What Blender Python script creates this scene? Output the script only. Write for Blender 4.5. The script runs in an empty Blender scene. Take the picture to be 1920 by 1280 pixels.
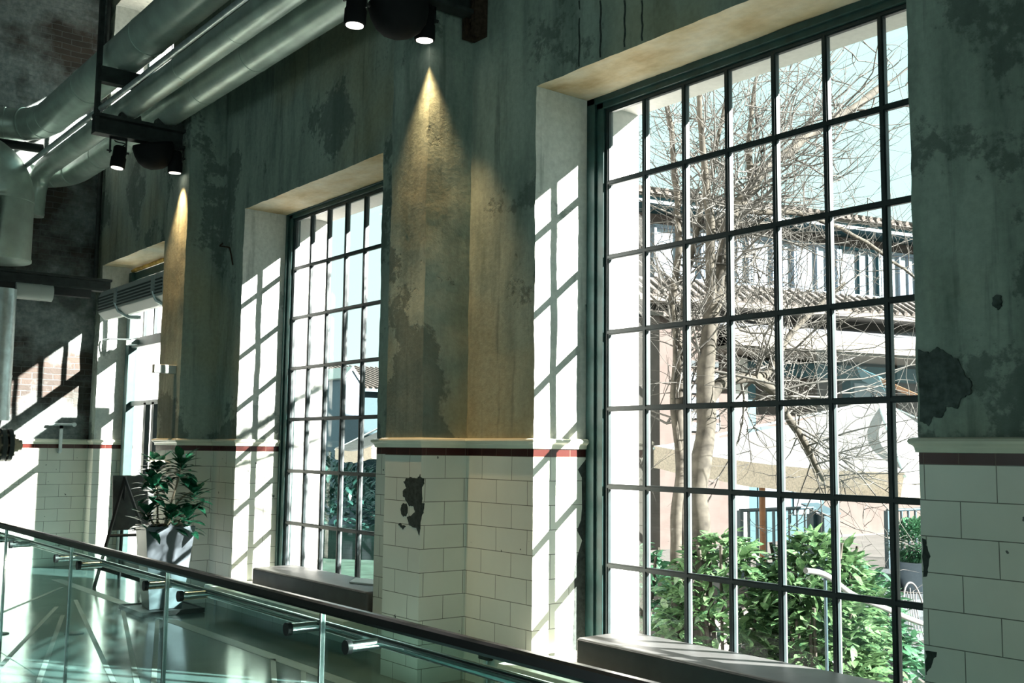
import bpy, bmesh, math, random
from mathutils import Vector, Matrix, noise
S = bpy.context.scene
COL = S.collection

# ------------------------------------------------------------------ camera
cam = bpy.data.cameras.new('camera'); cam.lens = 37.19; cam.sensor_width = 36.0; cam.clip_end = 600
co = bpy.data.objects.new('camera', cam); COL.objects.link(co)
cF = Vector((0.61813706, 0.77944412, 0.10185011)); cR = Vector((0.78275951, -0.62222429, 0.01115755)); cU = Vector((-0.07207029, -0.07282725, 0.99473718))
co.matrix_world = Matrix(((cR.x, cU.x, -cF.x, 0), (cR.y, cU.y, -cF.y, 0), (cR.z, cU.z, -cF.z, 1.5), (0, 0, 0, 1)))
S.camera = co
# ------------------------------------------------------------------ sky, sun, exposure
S.view_settings.view_transform = 'Standard'; S.view_settings.look = 'None'
S.view_settings.exposure = 2.1; S.view_settings.gamma = 1.0; S.view_settings.use_curve_mapping = False
W = bpy.data.worlds.new('sky'); S.world = W; W.use_nodes = True
wt = W.node_tree; wt.nodes.clear()
wo = wt.nodes.new('ShaderNodeOutputWorld'); wb = wt.nodes.new('ShaderNodeBackground')
wc = wt.nodes.new('ShaderNodeTexCoord'); ws = wt.nodes.new('ShaderNodeSeparateXYZ'); wr = wt.nodes.new('ShaderNodeValToRGB')
wt.links.new(wc.outputs['Generated'], ws.inputs[0]); wt.links.new(ws.outputs['Z'], wr.inputs[0])
wr.color_ramp.elements[0].position = 0.0; wr.color_ramp.elements[0].color = (.52, .70, .67, 1)
wr.color_ramp.elements[1].position = 0.55; wr.color_ramp.elements[1].color = (.40, .66, .64, 1)
wt.links.new(wr.outputs[0], wb.inputs[0]); wb.inputs[1].default_value = 0.46
wt.links.new(wb.outputs[0], wo.inputs[0])
sl = bpy.data.lights.new('sun', 'SUN'); sl.energy = 14.0; sl.angle = 0.012; sl.color = (1.0, .965, .91)
so = bpy.data.objects.new('sun', sl); COL.objects.link(so)
SUN = Vector((0.70, -1.0, 0.575)).normalized()
so.rotation_euler = SUN.to_track_quat('Z', 'Y').to_euler(); so.location = (12, -10, 12)
S.cycles.max_bounces = 10; S.cycles.diffuse_bounces = 8; S.cycles.glossy_bounces = 4; S.cycles.transparent_max_bounces = 16
S.cycles.caustics_reflective = False; S.cycles.caustics_refractive = False

# ------------------------------------------------------------------ helpers
rnd = random.Random(7)
def tag(o, label=None, cat=None, group=None, kind=None):
    if label: o['label'] = label
    if cat: o['category'] = cat
    if group: o['group'] = group
    if kind: o['kind'] = kind
    return o
def empty(name, loc, label=None, cat=None, group=None, kind=None):
    o = bpy.data.objects.new(name, None); COL.objects.link(o); o.location = loc; o.empty_display_size = .1
    return tag(o, label, cat, group, kind)
class MB:
    """collects shapes in world metres; build() links them as one mesh object"""
    def __init__(s): s.v = []; s.f = []; s.m = []; s.sm = []; s.mi = 0
    def add(s, vs, fs, smooth=False):
        b = len(s.v); s.v += [tuple(v) for v in vs]
        for f in fs: s.f.append([b + i for i in f]); s.m.append(s.mi); s.sm.append(smooth)
    def box(s, x0, x1, y0, y1, z0, z1):
        s.add([(x0,y0,z0),(x1,y0,z0),(x1,y1,z0),(x0,y1,z0),(x0,y0,z1),(x1,y0,z1),(x1,y1,z1),(x0,y1,z1)],
              [(0,3,2,1),(4,5,6,7),(0,1,5,4),(1,2,6,5),(2,3,7,6),(3,0,4,7)])
    def obox(s, c, ax, ay, az, hx, hy, hz):
        c = Vector(c); ax = Vector(ax).normalized(); ay = Vector(ay).normalized(); az = Vector(az).normalized()
        vs = [c + ax*(hx*i) + ay*(hy*j) + az*(hz*k) for k in (-1,1) for j in (-1,1) for i in (-1,1)]
        s.add(vs, [(0,2,3,1),(4,5,7,6),(0,1,5,4),(1,3,7,5),(3,2,6,7),(2,0,4,6)])
    def tube(s, path, rad, n=12, cap=True, smooth=True):
        P = [Vector(p) for p in path]; R = rad if isinstance(rad, (list, tuple)) else [rad]*len(P)
        t = (P[1]-P[0]).normalized(); a = Vector((0,0,1)) if abs(t.z) < .9 else Vector((1,0,0))
        u = t.cross(a).normalized(); vs = []; L = len(P)
        for i, p in enumerate(P):
            t2 = ((P[min(i+1,L-1)]-P[i]).normalized() + (P[i]-P[max(i-1,0)]).normalized())
            t2 = t2.normalized() if t2.length > 1e-6 else t
            u = (u - t2*u.dot(t2)); u = u.normalized() if u.length > 1e-6 else t2.orthogonal().normalized()
            w = t2.cross(u)
            for k in range(n):
                q = 2*math.pi*k/n; vs.append(p + (u*math.cos(q) + w*math.sin(q))*R[i])
        fs = [(i*n+k, i*n+(k+1)%n, (i+1)*n+(k+1)%n, (i+1)*n+k) for i in range(L-1) for k in range(n)]
        s.add(vs, fs, smooth)
        if cap:
            s.add(vs[:n][::-1], [tuple(range(n))]); s.add(vs[-n:], [tuple(range(n))])
    def lathe(s, prof, c, axis=(0,0,1), n=24, smooth=True):
        c = Vector(c); ax = Vector(axis).normalized(); u = ax.orthogonal().normalized(); w = ax.cross(u)
        vs = [c + ax*h + (u*math.cos(2*math.pi*k/n) + w*math.sin(2*math.pi*k/n))*r for r, h in prof for k in range(n)]
        fs = [(i*n+k, i*n+(k+1)%n, (i+1)*n+(k+1)%n, (i+1)*n+k) for i in range(len(prof)-1) for k in range(n)]
        s.add(vs, fs, smooth)
        if prof[0][0] > 1e-4: s.add(vs[:n][::-1], [tuple(range(n))])
        if prof[-1][0] > 1e-4: s.add(vs[-n:], [tuple(range(n))])
    def prism(s, poly, ext):
        e = Vector(ext); P = [Vector(p) for p in poly]; n = len(P)
        s.add(P + [p+e for p in P], [tuple(range(n))[::-1], tuple(range(n, 2*n))] + [(i, (i+1)%n, n+(i+1)%n, n+i) for i in range(n)])
    def sweep(s, prof, path):
        """prof: (out, z); path: xy list, profile offset to the left of travel"""
        P = [Vector((p[0], p[1])) for p in path]; L = len(P); m = len(prof); vs = []
        for i, p in enumerate(P):
            d0 = (P[i]-P[i-1]).normalized() if i else (P[1]-P[0]).normalized()
            d1 = (P[i+1]-P[i]).normalized() if i < L-1 else d0
            n0 = Vector((-d0.y, d0.x)); n1 = Vector((-d1.y, d1.x)); b = n0 + n1; k = 1/max(.2, (1 + n0.dot(n1)))
            for o, z in prof: q = p + b*k*o; vs.append((q.x, q.y, z))
        s.add(vs, [(i*m+j, i*m+j+1, (i+1)*m+j+1, (i+1)*m+j) for i in range(L-1) for j in range(m-1)])
        s.add(vs[:m], [tuple(range(m))]); s.add(vs[-m:][::-1], [tuple(range(m))])
    def grid(s, p0, u, v, cell=.06):
        p0 = Vector(p0); u = Vector(u); v = Vector(v); nu = max(1, round(u.length/cell)); nv = max(1, round(v.length/cell))
        vs = [p0 + u*(i/nu) + v*(j/nv) for j in range(nv+1) for i in range(nu+1)]
        s.add(vs, [(j*(nu+1)+i, j*(nu+1)+i+1, (j+1)*(nu+1)+i+1, (j+1)*(nu+1)+i) for j in range(nv) for i in range(nu)], True)
    def build(s, name, mats, parent=None, bevel=0):
        me = bpy.data.meshes.new(name); me.from_pydata(s.v, [], s.f); me.update()
        for m in (mats if isinstance(mats, (list, tuple)) else [mats]): me.materials.append(m)
        me.polygons.foreach_set('material_index', s.m); me.polygons.foreach_set('use_smooth', s.sm)
        o = bpy.data.objects.new(name, me); COL.objects.link(o)
        if parent is not None:
            o.parent = parent; o.matrix_parent_inverse = Matrix.Identity(4)
            off = -parent.matrix_basis.translation
            pp = parent.parent
            while pp is not None: off = off - pp.matrix_basis.translation; pp = pp.parent
            me.transform(Matrix.Translation(off))
        if bevel:
            b = o.modifiers.new('bevel', 'BEVEL'); b.width = bevel; b.segments = 2; b.limit_method = 'ANGLE'
        return o
def own(o):                     # move a one-mesh thing's origin to its base
    me = o.data; xs = [v.co for v in me.vertices]
    c = Vector((sum(v.x for v in xs)/len(xs), sum(v.y for v in xs)/len(xs), min(v.z for v in xs)))
    me.transform(Matrix.Translation(-c)); o.location = c; return o
def copy_tree(o, parent=None):
    c = o.copy(); COL.objects.link(c)
    if parent is not None: c.parent = parent
    for ch in list(o.children): copy_tree(ch, c)
    return c
def spline(pts, k=6):
    P = [Vector(p) for p in pts]; out = []
    for i in range(len(P)-1):
        a = P[max(i-1,0)]; b = P[i]; c = P[i+1]; d = P[min(i+2,len(P)-1)]
        for j in range(k):
            t = j/k; out.append(.5*((2*b) + (c-a)*t + (2*a-5*b+4*c-d)*t*t + (3*b-a-3*c+d)*t**3))
    out.append(P[-1]); return out

# ------------------------------------------------------------------ materials
def newmat(name):
    m = bpy.data.materials.new(name); m.use_nodes = True; nt = m.node_tree
    return m, nt, nt.nodes['Principled BSDF'], nt.nodes['Material Output']
def N(nt, t, **kw):
    n = nt.nodes.new(t)
    for k, v in kw.items():
        if k in n.inputs: n.inputs[k].default_value = v
        else: setattr(n, k, v)
    return n
def ramp(nt, src, stops, interp='LINEAR'):
    r = nt.nodes.new('ShaderNodeValToRGB'); r.color_ramp.interpolation = interp; e = r.color_ramp.elements
    while len(e) < len(stops): e.new(.5)
    for i, (p, c) in enumerate(stops):
        e[i].position = p; e[i].color = (c, c, c, 1) if isinstance(c, (int, float)) else (*c, 1)
    nt.links.new(src, r.inputs[0]); return r.outputs[0]
def mixc(nt, fac, a, b, mode='MIX'):
    m = nt.nodes.new('ShaderNodeMix'); m.data_type = 'RGBA'; m.blend_type = mode
    for i, x in ((0, fac), (6, a), (7, b)):
        if isinstance(x, (int, float)): m.inputs[i].default_value = x
        elif isinstance(x, tuple): m.inputs[i].default_value = (*x, 1)
        else: nt.links.new(x, m.inputs[i])
    return m.outputs[2]
def math_(nt, op, a, b=0.0, c=0.0):
    m = nt.nodes.new('ShaderNodeMath'); m.operation = op
    for i, x in enumerate((a, b, c)):
        if isinstance(x, (int, float)): m.inputs[i].default_value = x
        else: nt.links.new(x, m.inputs[i])
    return m.outputs[0]
def pos(nt): return nt.nodes.new('ShaderNodeNewGeometry').outputs['Position']
def nz(nt, vec, scale, detail=4, rough=.55, stretch=None):
    if stretch:
        mp = nt.nodes.new('ShaderNodeMapping'); mp.inputs['Scale'].default_value = stretch; nt.links.new(vec, mp.inputs[0]); vec = mp.outputs[0]
    n = N(nt, 'ShaderNodeTexNoise', Scale=scale, Detail=detail, Roughness=rough); nt.links.new(vec, n.inputs['Vector']); return n.outputs[0]
def bump(nt, b, h, strength=.3, dist=.01):
    n = N(nt, 'ShaderNodeBump', Strength=strength, Distance=dist); nt.links.new(h, n.inputs['Height']); nt.links.new(n.outputs[0], b.inputs['Normal'])
def simple(name, col, rough=.5, metal=0, spec=.5, var=0, vs=20, bumps=0):
    m, nt, b, o = newmat(name); b.inputs['Roughness'].default_value = rough; b.inputs['Metallic'].default_value = metal
    b.inputs['Specular IOR Level'].default_value = spec
    n = nz(nt, pos(nt), vs, 5)
    lo = tuple(c*(1-var) for c in col); hi = tuple(min(1, c*(1+var)) for c in col)
    nt.links.new(ramp(nt, n, [(.3, lo), (.7, hi)]), b.inputs['Base Color'])
    if bumps: bump(nt, b, n, bumps, .004)
    return m
def wall_u(nt):                # along-wall coordinate: Y on faces that look along X, X on faces that look along Y
    g = nt.nodes.new('ShaderNodeNewGeometry'); sn = nt.nodes.new('ShaderNodeSeparateXYZ'); sp = nt.nodes.new('ShaderNodeSeparateXYZ')
    nt.links.new(g.outputs['True Normal'], sn.inputs[0]); nt.links.new(g.outputs['Position'], sp.inputs[0])
    f = math_(nt, 'GREATER_THAN', math_(nt, 'ABSOLUTE', sn.outputs[0]), .5)
    d = math_(nt, 'SUBTRACT', sp.outputs[1], sp.outputs[0])
    return math_(nt, 'MULTIPLY_ADD', d, f, sp.outputs[0]), sp.outputs[2]
def brick(nt, u, z, w, h, mortar, c1, c2, cm, off=.5, smooth=.1):
    cb = nt.nodes.new('ShaderNodeCombineXYZ')
    nt.links.new(u, cb.inputs[0]); nt.links.new(z, cb.inputs[1])
    b = nt.nodes.new('ShaderNodeTexBrick'); b.offset = off; b.inputs['Scale'].default_value = 1.0
    b.inputs['Brick Width'].default_value = w; b.inputs['Row Height'].default_value = h; b.inputs['Mortar Size'].default_value = mortar
    b.inputs['Mortar Smooth'].default_value = smooth; b.inputs['Bias'].default_value = 0
    b.inputs['Color1'].default_value = (*c1, 1); b.inputs['Color2'].default_value = (*c2, 1); b.inputs['Mortar'].default_value = (*cm, 1)
    nt.links.new(cb.outputs[0], b.inputs['Vector']); return b.outputs[0], b.outputs[1]
def m_plaster(name, light, mid, dark, yellow, dark_amt=.5):
    m, nt, b, o = newmat(name); P = pos(nt); b.inputs['Roughness'].default_value = .85; b.inputs['Specular IOR Level'].default_value = .2
    n1 = nz(nt, P, 1.1, 9, .62); n2 = nz(nt, P, 2.2, 6, .6, (2.2, 2.2, .45)); n3 = nz(nt, P, 26, 6, .65); n4 = nz(nt, P, .55, 4, .5)
    c = ramp(nt, n2, [(.32, mid), (.62, light)])
    c = mixc(nt, ramp(nt, n4, [(.48, 0.0), (.66, .85)]), c, yellow)
    edge = math_(nt, 'ADD', n1, math_(nt, 'MULTIPLY', math_(nt, 'SUBTRACT', n3, .5), .12))
    sz = nt.nodes.new('ShaderNodeSeparateXYZ'); nt.links.new(P, sz.inputs[0])
    damp = math_(nt, 'MULTIPLY', ramp(nt, math_(nt, 'MULTIPLY', math_(nt, 'SUBTRACT', sz.outputs[2], 1.5), 1.6), [(.1, 1.0), (.85, 0.0)]), .10)
    edge = math_(nt, 'SUBTRACT', edge, damp)
    c = mixc(nt, ramp(nt, edge, [(dark_amt-.014, .6), (dark_amt+.014, 0.0)]), c, dark)
    st = nz(nt, P, 3.0, 5, .6, (4, 4, .25))
    c = mixc(nt, ramp(nt, st, [(.58, 0.0), (.72, .55)]), c, dark)
    c = mixc(nt, .35, c, ramp(nt, n3, [(.3, .35), (.7, 1.0)]), 'MULTIPLY')
    nt.links.new(c, b.inputs['Base Color'])
    h = math_(nt, 'ADD', math_(nt, 'MULTIPLY', n3, .5), math_(nt, 'MULTIPLY', ramp(nt, edge, [(dark_amt-.015, 0.0), (dark_amt+.015, 1.0)]), .5))
    bump(nt, b, h, .55, .012); return m
def m_leaf(name, a, b_, rough=.35, trans=.25):
    m, nt, b, o = newmat(name); n = nz(nt, pos(nt), 9, 2); n2 = nz(nt, pos(nt), 60, 1)
    c = mixc(nt, ramp(nt, n2, [(.35, 0.0), (.65, 1.0)]), ramp(nt, n, [(.35, a), (.65, b_)]), tuple(min(1, x*1.35) for x in b_))
    nt.links.new(c, b.inputs['Base Color']); b.inputs['Roughness'].default_value = rough
    t = nt.nodes.new('ShaderNodeBsdfTranslucent'); nt.links.new(c, t.inputs[0]); mx = nt.nodes.new('ShaderNodeMixShader'); mx.inputs[0].default_value = trans
    nt.links.new(b.outputs[0], mx.inputs[1]); nt.links.new(t.outputs[0], mx.inputs[2]); nt.links.new(mx.outputs[0], o.inputs[0]); return m
M = {}
M['plaster'] = m_plaster('aged_plaster', (.40, .48, .415), (.20, .26, .225), (.09, .118, .108), (.43, .385, .235), .42)
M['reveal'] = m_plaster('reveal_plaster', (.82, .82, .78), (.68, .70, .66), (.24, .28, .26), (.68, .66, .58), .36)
def m_soffit():
    m, nt, b, o = newmat('soffit_plaster'); P = pos(nt); b.inputs['Roughness'].default_value = .85; b.inputs['Specular IOR Level'].default_value = .2
    n1 = nz(nt, P, 1.6, 6, .6, (1.2, .6, 1)); n2 = nz(nt, P, 18, 6, .6)
    c = ramp(nt, n1, [(.28, (.42, .27, .12)), (.42, (.66, .54, .34)), (.55, (.76, .69, .53)), (.72, (.66, .69, .61))])
    c = mixc(nt, .25, c, ramp(nt, n2, [(.3, .4), (.7, 1.0)]), 'MULTIPLY'); nt.links.new(c, b.inputs['Base Color']); bump(nt, b, n2, .4, .008); return m
M['soffit'] = m_soffit()
def m_tile(name, w, h, z0, c1, c2, cm, off, rough, mortar):
    m, nt, b, o = newmat(name); u, z = wall_u(nt); P = pos(nt)
    zz = math_(nt, 'SUBTRACT', z, z0 - 40*h); uu = math_(nt, 'ADD', u, 40*w + .05)
    c, f = brick(nt, uu, zz, w, h, mortar, c1, c2, cm, off)
    n = nz(nt, P, 2.0, 6, .6); c = mixc(nt, .3, c, ramp(nt, n, [(.35, .72), (.65, 1.0)]), 'MULTIPLY')
    sp = nz(nt, P, 14, 3, .5); c = mixc(nt, ramp(nt, sp, [(.735, 0.0), (.745, .9)]), c, (.05, .055, .05))
    nt.links.new(c, b.inputs['Base Color']); b.inputs['Roughness'].default_value = rough
    hh = math_(nt, 'ADD', math_(nt, 'MULTIPLY', f, -1.0), math_(nt, 'MULTIPLY', nz(nt, P, 5, 2), .25)); bump(nt, b, hh, .35, .004); return m
M['tile'] = m_tile('glazed_cream_tile', .3137, .1508, 1.459, (.83, .84, .74), (.79, .80, .71), (.20, .20, .16), .5, .22, .0022)
M['red'] = m_tile('glazed_red_tile', .157, .049, 1.459, (.062, .0095, .006), (.05, .0075, .005), (.14, .085, .06), 0, .25, .002)
def m_brick():
    m, nt, b, o = newmat('whitewashed_brick'); u, z = wall_u(nt); P = pos(nt)
    wob = math_(nt, 'MULTIPLY', nz(nt, P, 6, 3), .03)
    c, f = brick(nt, math_(nt, 'ADD', u, wob), math_(nt, 'ADD', z, wob), .25, .075, .006, (.085, .066, .056), (.055, .047, .042), (.12, .125, .115), .5, .3)
    n = nz(nt, P, .8, 8, .62); n3 = nz(nt, P, 20, 6, .6)
    white = mixc(nt, ramp(nt, n3, [(.35, .0), (.7, 1.0)]), (.20, .235, .235), (.36, .39, .38))
    c = mixc(nt, ramp(nt, n, [(.42, 0.0), (.55, .92)]), c, white)
    c = mixc(nt, ramp(nt, nz(nt, P, 1.7, 4), [(.30, .7), (.42, 0.0)]), c, (.05, .05, .045))
    nt.links.new(c, b.inputs['Base Color']); b.inputs['Roughness'].default_value = .9; b.inputs['Specular IOR Level'].default_value = .15
    bump(nt, b, math_(nt, 'ADD', math_(nt, 'MULTIPLY', f, -.8), math_(nt, 'MULTIPLY', n3, .5)), .8, .02); return m
M['brick'] = m_brick()
def m_floor():
    m, nt, b, o = newmat('polished_concrete'); P = pos(nt)
    n = nz(nt, P, 1.3, 7, .6); n2 = nz(nt, P, 60, 3, .6)
    c = ramp(nt, n, [(.35, (.065, .11, .108)), (.65, (.11, .16, .155))]); c = mixc(nt, ramp(nt, n2, [(.6, 0.0), (.75, .5)]), c, (.06, .07, .07))
    nt.links.new(c, b.inputs['Base Color']); nt.links.new(ramp(nt, n, [(.3, .10), (.7, .22)]), b.inputs['Roughness'])
    b.inputs['Specular IOR Level'].default_value = .9; bump(nt, b, nz(nt, P, 3, 3), .03, .01); return m
M['floor'] = m_floor()
M['render'] = simple('bare_grey_render', (.085, .105, .098), .9, 0, .1, .4, 30, .5)
M['floor_strip'] = simple('pale_floor_strip', (.21, .26, .25), .5, 0, .3, .1)
M['mortar'] = simple('exposed_mortar', (.055, .065, .06), .9, 0, .1, .35, 40, .6)
M['cornice'] = simple('glazed_cornice', (.72, .73, .60), .25, 0, .5, .12, 3)
M['bars'] = simple('near_black_bar_paint', (.014, .026, .028), .4, 0, .4, .3, 12)
M['frame'] = simple('dark_green_window_paint', (.014, .048, .045), .45, 0, .5, .3, 12)
M['bead'] = simple('sunlit_edge_grey_bead', (.13, .15, .155), .5, 0, .4, .2, 15)  # sunlit edge of the bars put into a paler bead colour
M['stucco'] = simple('white_stucco', (.60, .585, .56), .9, 0, .2, .06, 30, .2)
M['sill'] = simple('pale_stone_sill', (.66, .66, .58), .5, 0, .4, .1, 8)
M['black'] = simple('black_metal', (.012, .013, .014), .45, 0, .5, .2, 10)
M['matt_black'] = simple('matt_black_casing', (.008, .009, .010), .75, 0, .15, .2, 10)
M['iron'] = simple('dark_painted_steel', (.035, .042, .040), .6, .3, .5, .4, 9, .2)
M['duct'] = simple('grey_painted_pipe', (.66, .78, .71), .40, .55, .5, .18, 4)
M['galv'] = simple('galvanised_metal', (.52, .60, .60), .35, .6, .5, .2, 12)
M['chrome'] = simple('polished_steel', (.62, .66, .66), .16, 1.0, .5, .05)
M['rail'] = simple('dark_bronze_rail', (.035, .032, .034), .25, .7, .5, .1)
M['leather'] = simple('dark_grey_leatherette', (.082, .083, .082), .45, 0, .5, .2, 6, .1)
M['white'] = simple('matt_white', (.72, .72, .70), .6)
M['pot'] = simple('blue_grey_planter', (.15, .185, .21), .42, 0, .5, .06)
M['soil'] = simple('dark_soil', (.03, .022, .016), .95, 0, .1, .4, 50, .5)
M['rust'] = simple('rusted_iron', (.05, .032, .022), .85, 0, .2, .5, 30, .4)
M['foam'] = simple('yellowed_foam', (.50, .32, .09), .9, 0, .1, .4, 14, .4)
M['stem'] = simple('pale_stem', (.33, .28, .2), .8, 0, .2, .2)
M['heater'] = simple('pale_grey_enamel', (.50, .54, .52), .4)
M['valve'] = simple('dark_green_cast_iron', (.02, .03, .03), .5, 0, .5, .3)
M['brass'] = simple('dull_brass', (.42, .37, .27), .4, .7)
M['leaf'] = m_leaf('laurel_leaf', (.018, .066, .034), (.080, .145, .062), .26, .2)
M['leaf_deep'] = m_leaf('deep_green_leaf', (.012, .06, .038), (.045, .12, .06), .28, .2)
M['houseleaf'] = m_leaf('glossy_dark_leaf', (.006, .036, .021), (.013, .085, .045), .2, .12)
M['shade_toned_leaf'] = m_leaf('shade_painted_leaf', (.004, .022, .022), (.012, .05, .04), .4, .1)  # the garden's shade is put into these leaf colours
M['bark'] = simple('mottled_bark', (.052, .047, .038), .85, 0, .2, .45, 14, .5)
M['twig'] = simple('pale_twig', (.075, .072, .066), .85, 0, .2, .25, 8)
M['canvas'] = m_leaf('white_canvas', (.19, .192, .192), (.20, .202, .202), .9, .42)
M['valance'] = m_leaf('beige_canvas_valance', (.46, .405, .335), (.47, .415, .345), .9, .45)
M['wood'] = simple('orange_wood', (.16, .07, .026), .55, 0, .4, .25, 10)
M['pink'] = simple('pinkish_render', (.088, .071, .065), .9, 0, .1, .1, 4)
M['fascia'] = simple('cream_fascia', (.15, .137, .118), .8, 0, .2, .06)
M['teal'] = simple('teal_painted_steel', (.014, .055, .07), .45, 0, .4, .15)
M['navy'] = simple('blue_grey_painted_steel', (.018, .04, .05), .45, 0, .4, .15)
M['roof'] = simple('grey_terracotta_roof', (.10, .088, .08), .9, 0, .1, .3, 16)
M['slab'] = simple('pale_canopy_sheet', (.13, .14, .155), .7, 0, .2, .08)
M['skyglass'] = simple('reflective_window_glass', (.17, .20, .23), .12, 0, .8, .25, 1.2)
M['paving'] = simple('pale_paving', (.09, .083, .078), .9, 0, .1, .15, 3)
M['stone'] = simple('grey_step_stone', (.05, .06, .065), .85, 0, .2, .3, 20)
M['grass'] = simple('lawn', (.03, .06, .045), .95, 0, .1, .35, 3, .3)
M['hill'] = simple('haze_tinted_hillside', (.14, .135, .13), 1, 0, 0, .15, .05)  # distance haze is mixed into the hill's own colour
M['gable'] = simple('blue_grey_render', (.17, .21, .25), .9, 0, .1, .05)
M['teal_render'] = simple('teal_grey_render', (.045, .072, .082), .9, 0, .1, .05)
M['hose'] = simple('white_plastic_pipe', (.13, .13, .127), .45)
def m_glass(name, tint, ior=1.5, ghost=1.0):
    m, nt, b, o = newmat(name); nt.nodes.remove(b)
    t = nt.nodes.new('ShaderNodeBsdfTransparent'); t.inputs[0].default_value = (*tint, 1); g = nt.nodes.new('ShaderNodeBsdfGlossy'); g.inputs['Roughness'].default_value = .0
    ge = nt.nodes.new('ShaderNodeNewGeometry'); dt = nt.nodes.new('ShaderNodeVectorMath'); dt.operation = 'DOT_PRODUCT'
    nt.links.new(ge.outputs['Normal'], dt.inputs[0]); nt.links.new(ge.outputs['Incoming'], dt.inputs[1])
    f0 = ((ior-1)/(ior+1))**2; q = math_(nt, 'SUBTRACT', 1.0, math_(nt, 'ABSOLUTE', dt.outputs['Value']))
    fr = math_(nt, 'MULTIPLY_ADD', math_(nt, 'POWER', q, 5.0), 1-f0, f0); mx = nt.nodes.new('ShaderNodeMixShader')
    nt.links.new(math_(nt, 'MULTIPLY', fr, ghost), mx.inputs[0]); nt.links.new(t.outputs[0], mx.inputs[1]); nt.links.new(g.outputs[0], mx.inputs[2]); nt.links.new(mx.outputs[0], o.inputs[0]); return m
M['glass'] = m_glass('window_glass', (.95, .97, .96), 1.5, 1.3)
M['railglass'] = m_glass('tinted_rail_glass', (.80, .94, .92), 1.45)
def m_emit(name, col, st):
    m, nt, b, o = newmat(name); e = nt.nodes.new('ShaderNodeEmission'); e.inputs[0].default_value = (*col, 1); e.inputs[1].default_value = st; nt.links.new(e.outputs[0], o.inputs[0]); return m
M['lamp'] = m_emit('lit_lens', (1, .93, .82), 1.1)

# ------------------------------------------------------------------ the hall
TX = 4.2; GX = 4.70; EX = 5.12; PX = 3.84; ZC = 8.0
ZB0, ZB1 = 1.459, 1.508
BACK = 13.97
OPEN = [(-1.947, .64, .24, 3.82), (2.483, 5.07, .24, 3.82), (6.93, 9.465, .24, 3.785), (10.75, 13.75, 0.0, 3.79)]
UP = (10.75, 13.75, 5.6, 7.25)
PIL = [(1.344, 1.79), (5.774, 6.219), (10.0, 10.58)]
wb_ = MB()       # materials: 0 plaster 1 tile 2 red 3 reveal 4 soffit 5 stucco
def vface(x0, y0, x1, y1, z0, z1, top=0):
    for a, b_, mi in ((0, ZB0, 1), (ZB0, ZB1, 2), (ZB1, 99, top)):
        lo, hi = max(a, z0), min(b_, z1)
        if hi - lo > 1e-4:
            wb_.mi = mi; wb_.grid((x0, y0, lo), (x1-x0, y1-y0, 0), (0, 0, hi-lo), .05)
def hface(x0, x1, y0, y1, z, mi):
    wb_.mi = mi; wb_.grid((x0, y0, z), (x1-x0, 0, 0), (0, y1-y0, 0), .06)
ys = -4.0
def front(y0, y1):
    cur = y0
    for a, b_ in PIL:
        if a >= y0 and b_ <= y1:
            vface(TX, cur, TX, a, 0, ZC); vface(TX, a, PX, a, 0, ZC); vface(PX, a, PX, b_, 0, ZC); vface(PX, b_, TX, b_, 0, ZC); cur = b_
    vface(TX, cur, TX, y1, 0, ZC)
for (a, b_, zs, zt) in OPEN:
    front(ys, a)
    if zs > 0: vface(TX, a, TX, b_, 0, zs-.0)
    if a > 10:
        vface(TX, a, TX, b_, zt, UP[2]); vface(TX, a, TX, b_, UP[3], ZC)
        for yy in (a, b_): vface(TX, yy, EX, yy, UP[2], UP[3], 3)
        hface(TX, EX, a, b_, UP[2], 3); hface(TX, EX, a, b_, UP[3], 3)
    else: vface(TX, a, TX, b_, zt, ZC)
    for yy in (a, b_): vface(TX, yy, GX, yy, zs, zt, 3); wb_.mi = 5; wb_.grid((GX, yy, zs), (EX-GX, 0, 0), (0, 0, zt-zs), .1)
    hface(TX, GX, a, b_, zt, 4); wb_.mi = 5; wb_.grid((GX, a, zt), (EX-GX, 0, 0), (0, b_-a, 0), .1)
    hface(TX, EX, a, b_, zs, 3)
    ys = b_
front(ys, BACK)
wb_.mi = 5                                        # the outside of the wall
e0 = -4.0
for (a, b_, zs, zt) in OPEN:
    wb_.grid((EX, e0, -1.2), (0, a-e0, 0), (0, 0, ZC+1.2), 1.0)
    wb_.grid((EX, a, -1.2), (0, b_-a, 0), (0, 0, zs+1.2), 1.0)
    if a > 10: wb_.grid((EX, a, zt), (0, b_-a, 0), (0, 0, UP[2]-zt), 1.0); wb_.grid((EX, a, UP[3]), (0, b_-a, 0), (0, 0, ZC-UP[3]), 1.0)
    else: wb_.grid((EX, a, zt), (0, b_-a, 0), (0, 0, ZC-zt), 1.0)
    e0 = b_
wb_.grid((EX, e0, -1.2), (0, 16.0-e0, 0), (0, 0, ZC+1.2), 1.0)
nv = []
for v in wb_.v:
    p = Vector(v)
    if p.x < EX-.01 and p.z > .01:
        k = .007 if p.z > ZB1+.01 else .0022
        p = p + noise.noise_vector(p*4.1)*k + noise.noise_vector(p*17.0)*k*.6
    nv.append(p)
wb_.v = nv
wall_right = tag(wb_.build('wall_right', [M['plaster'], M['tile'], M['red'], M['reveal'], M['soffit'], M['stucco']]), kind='structure')

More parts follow.
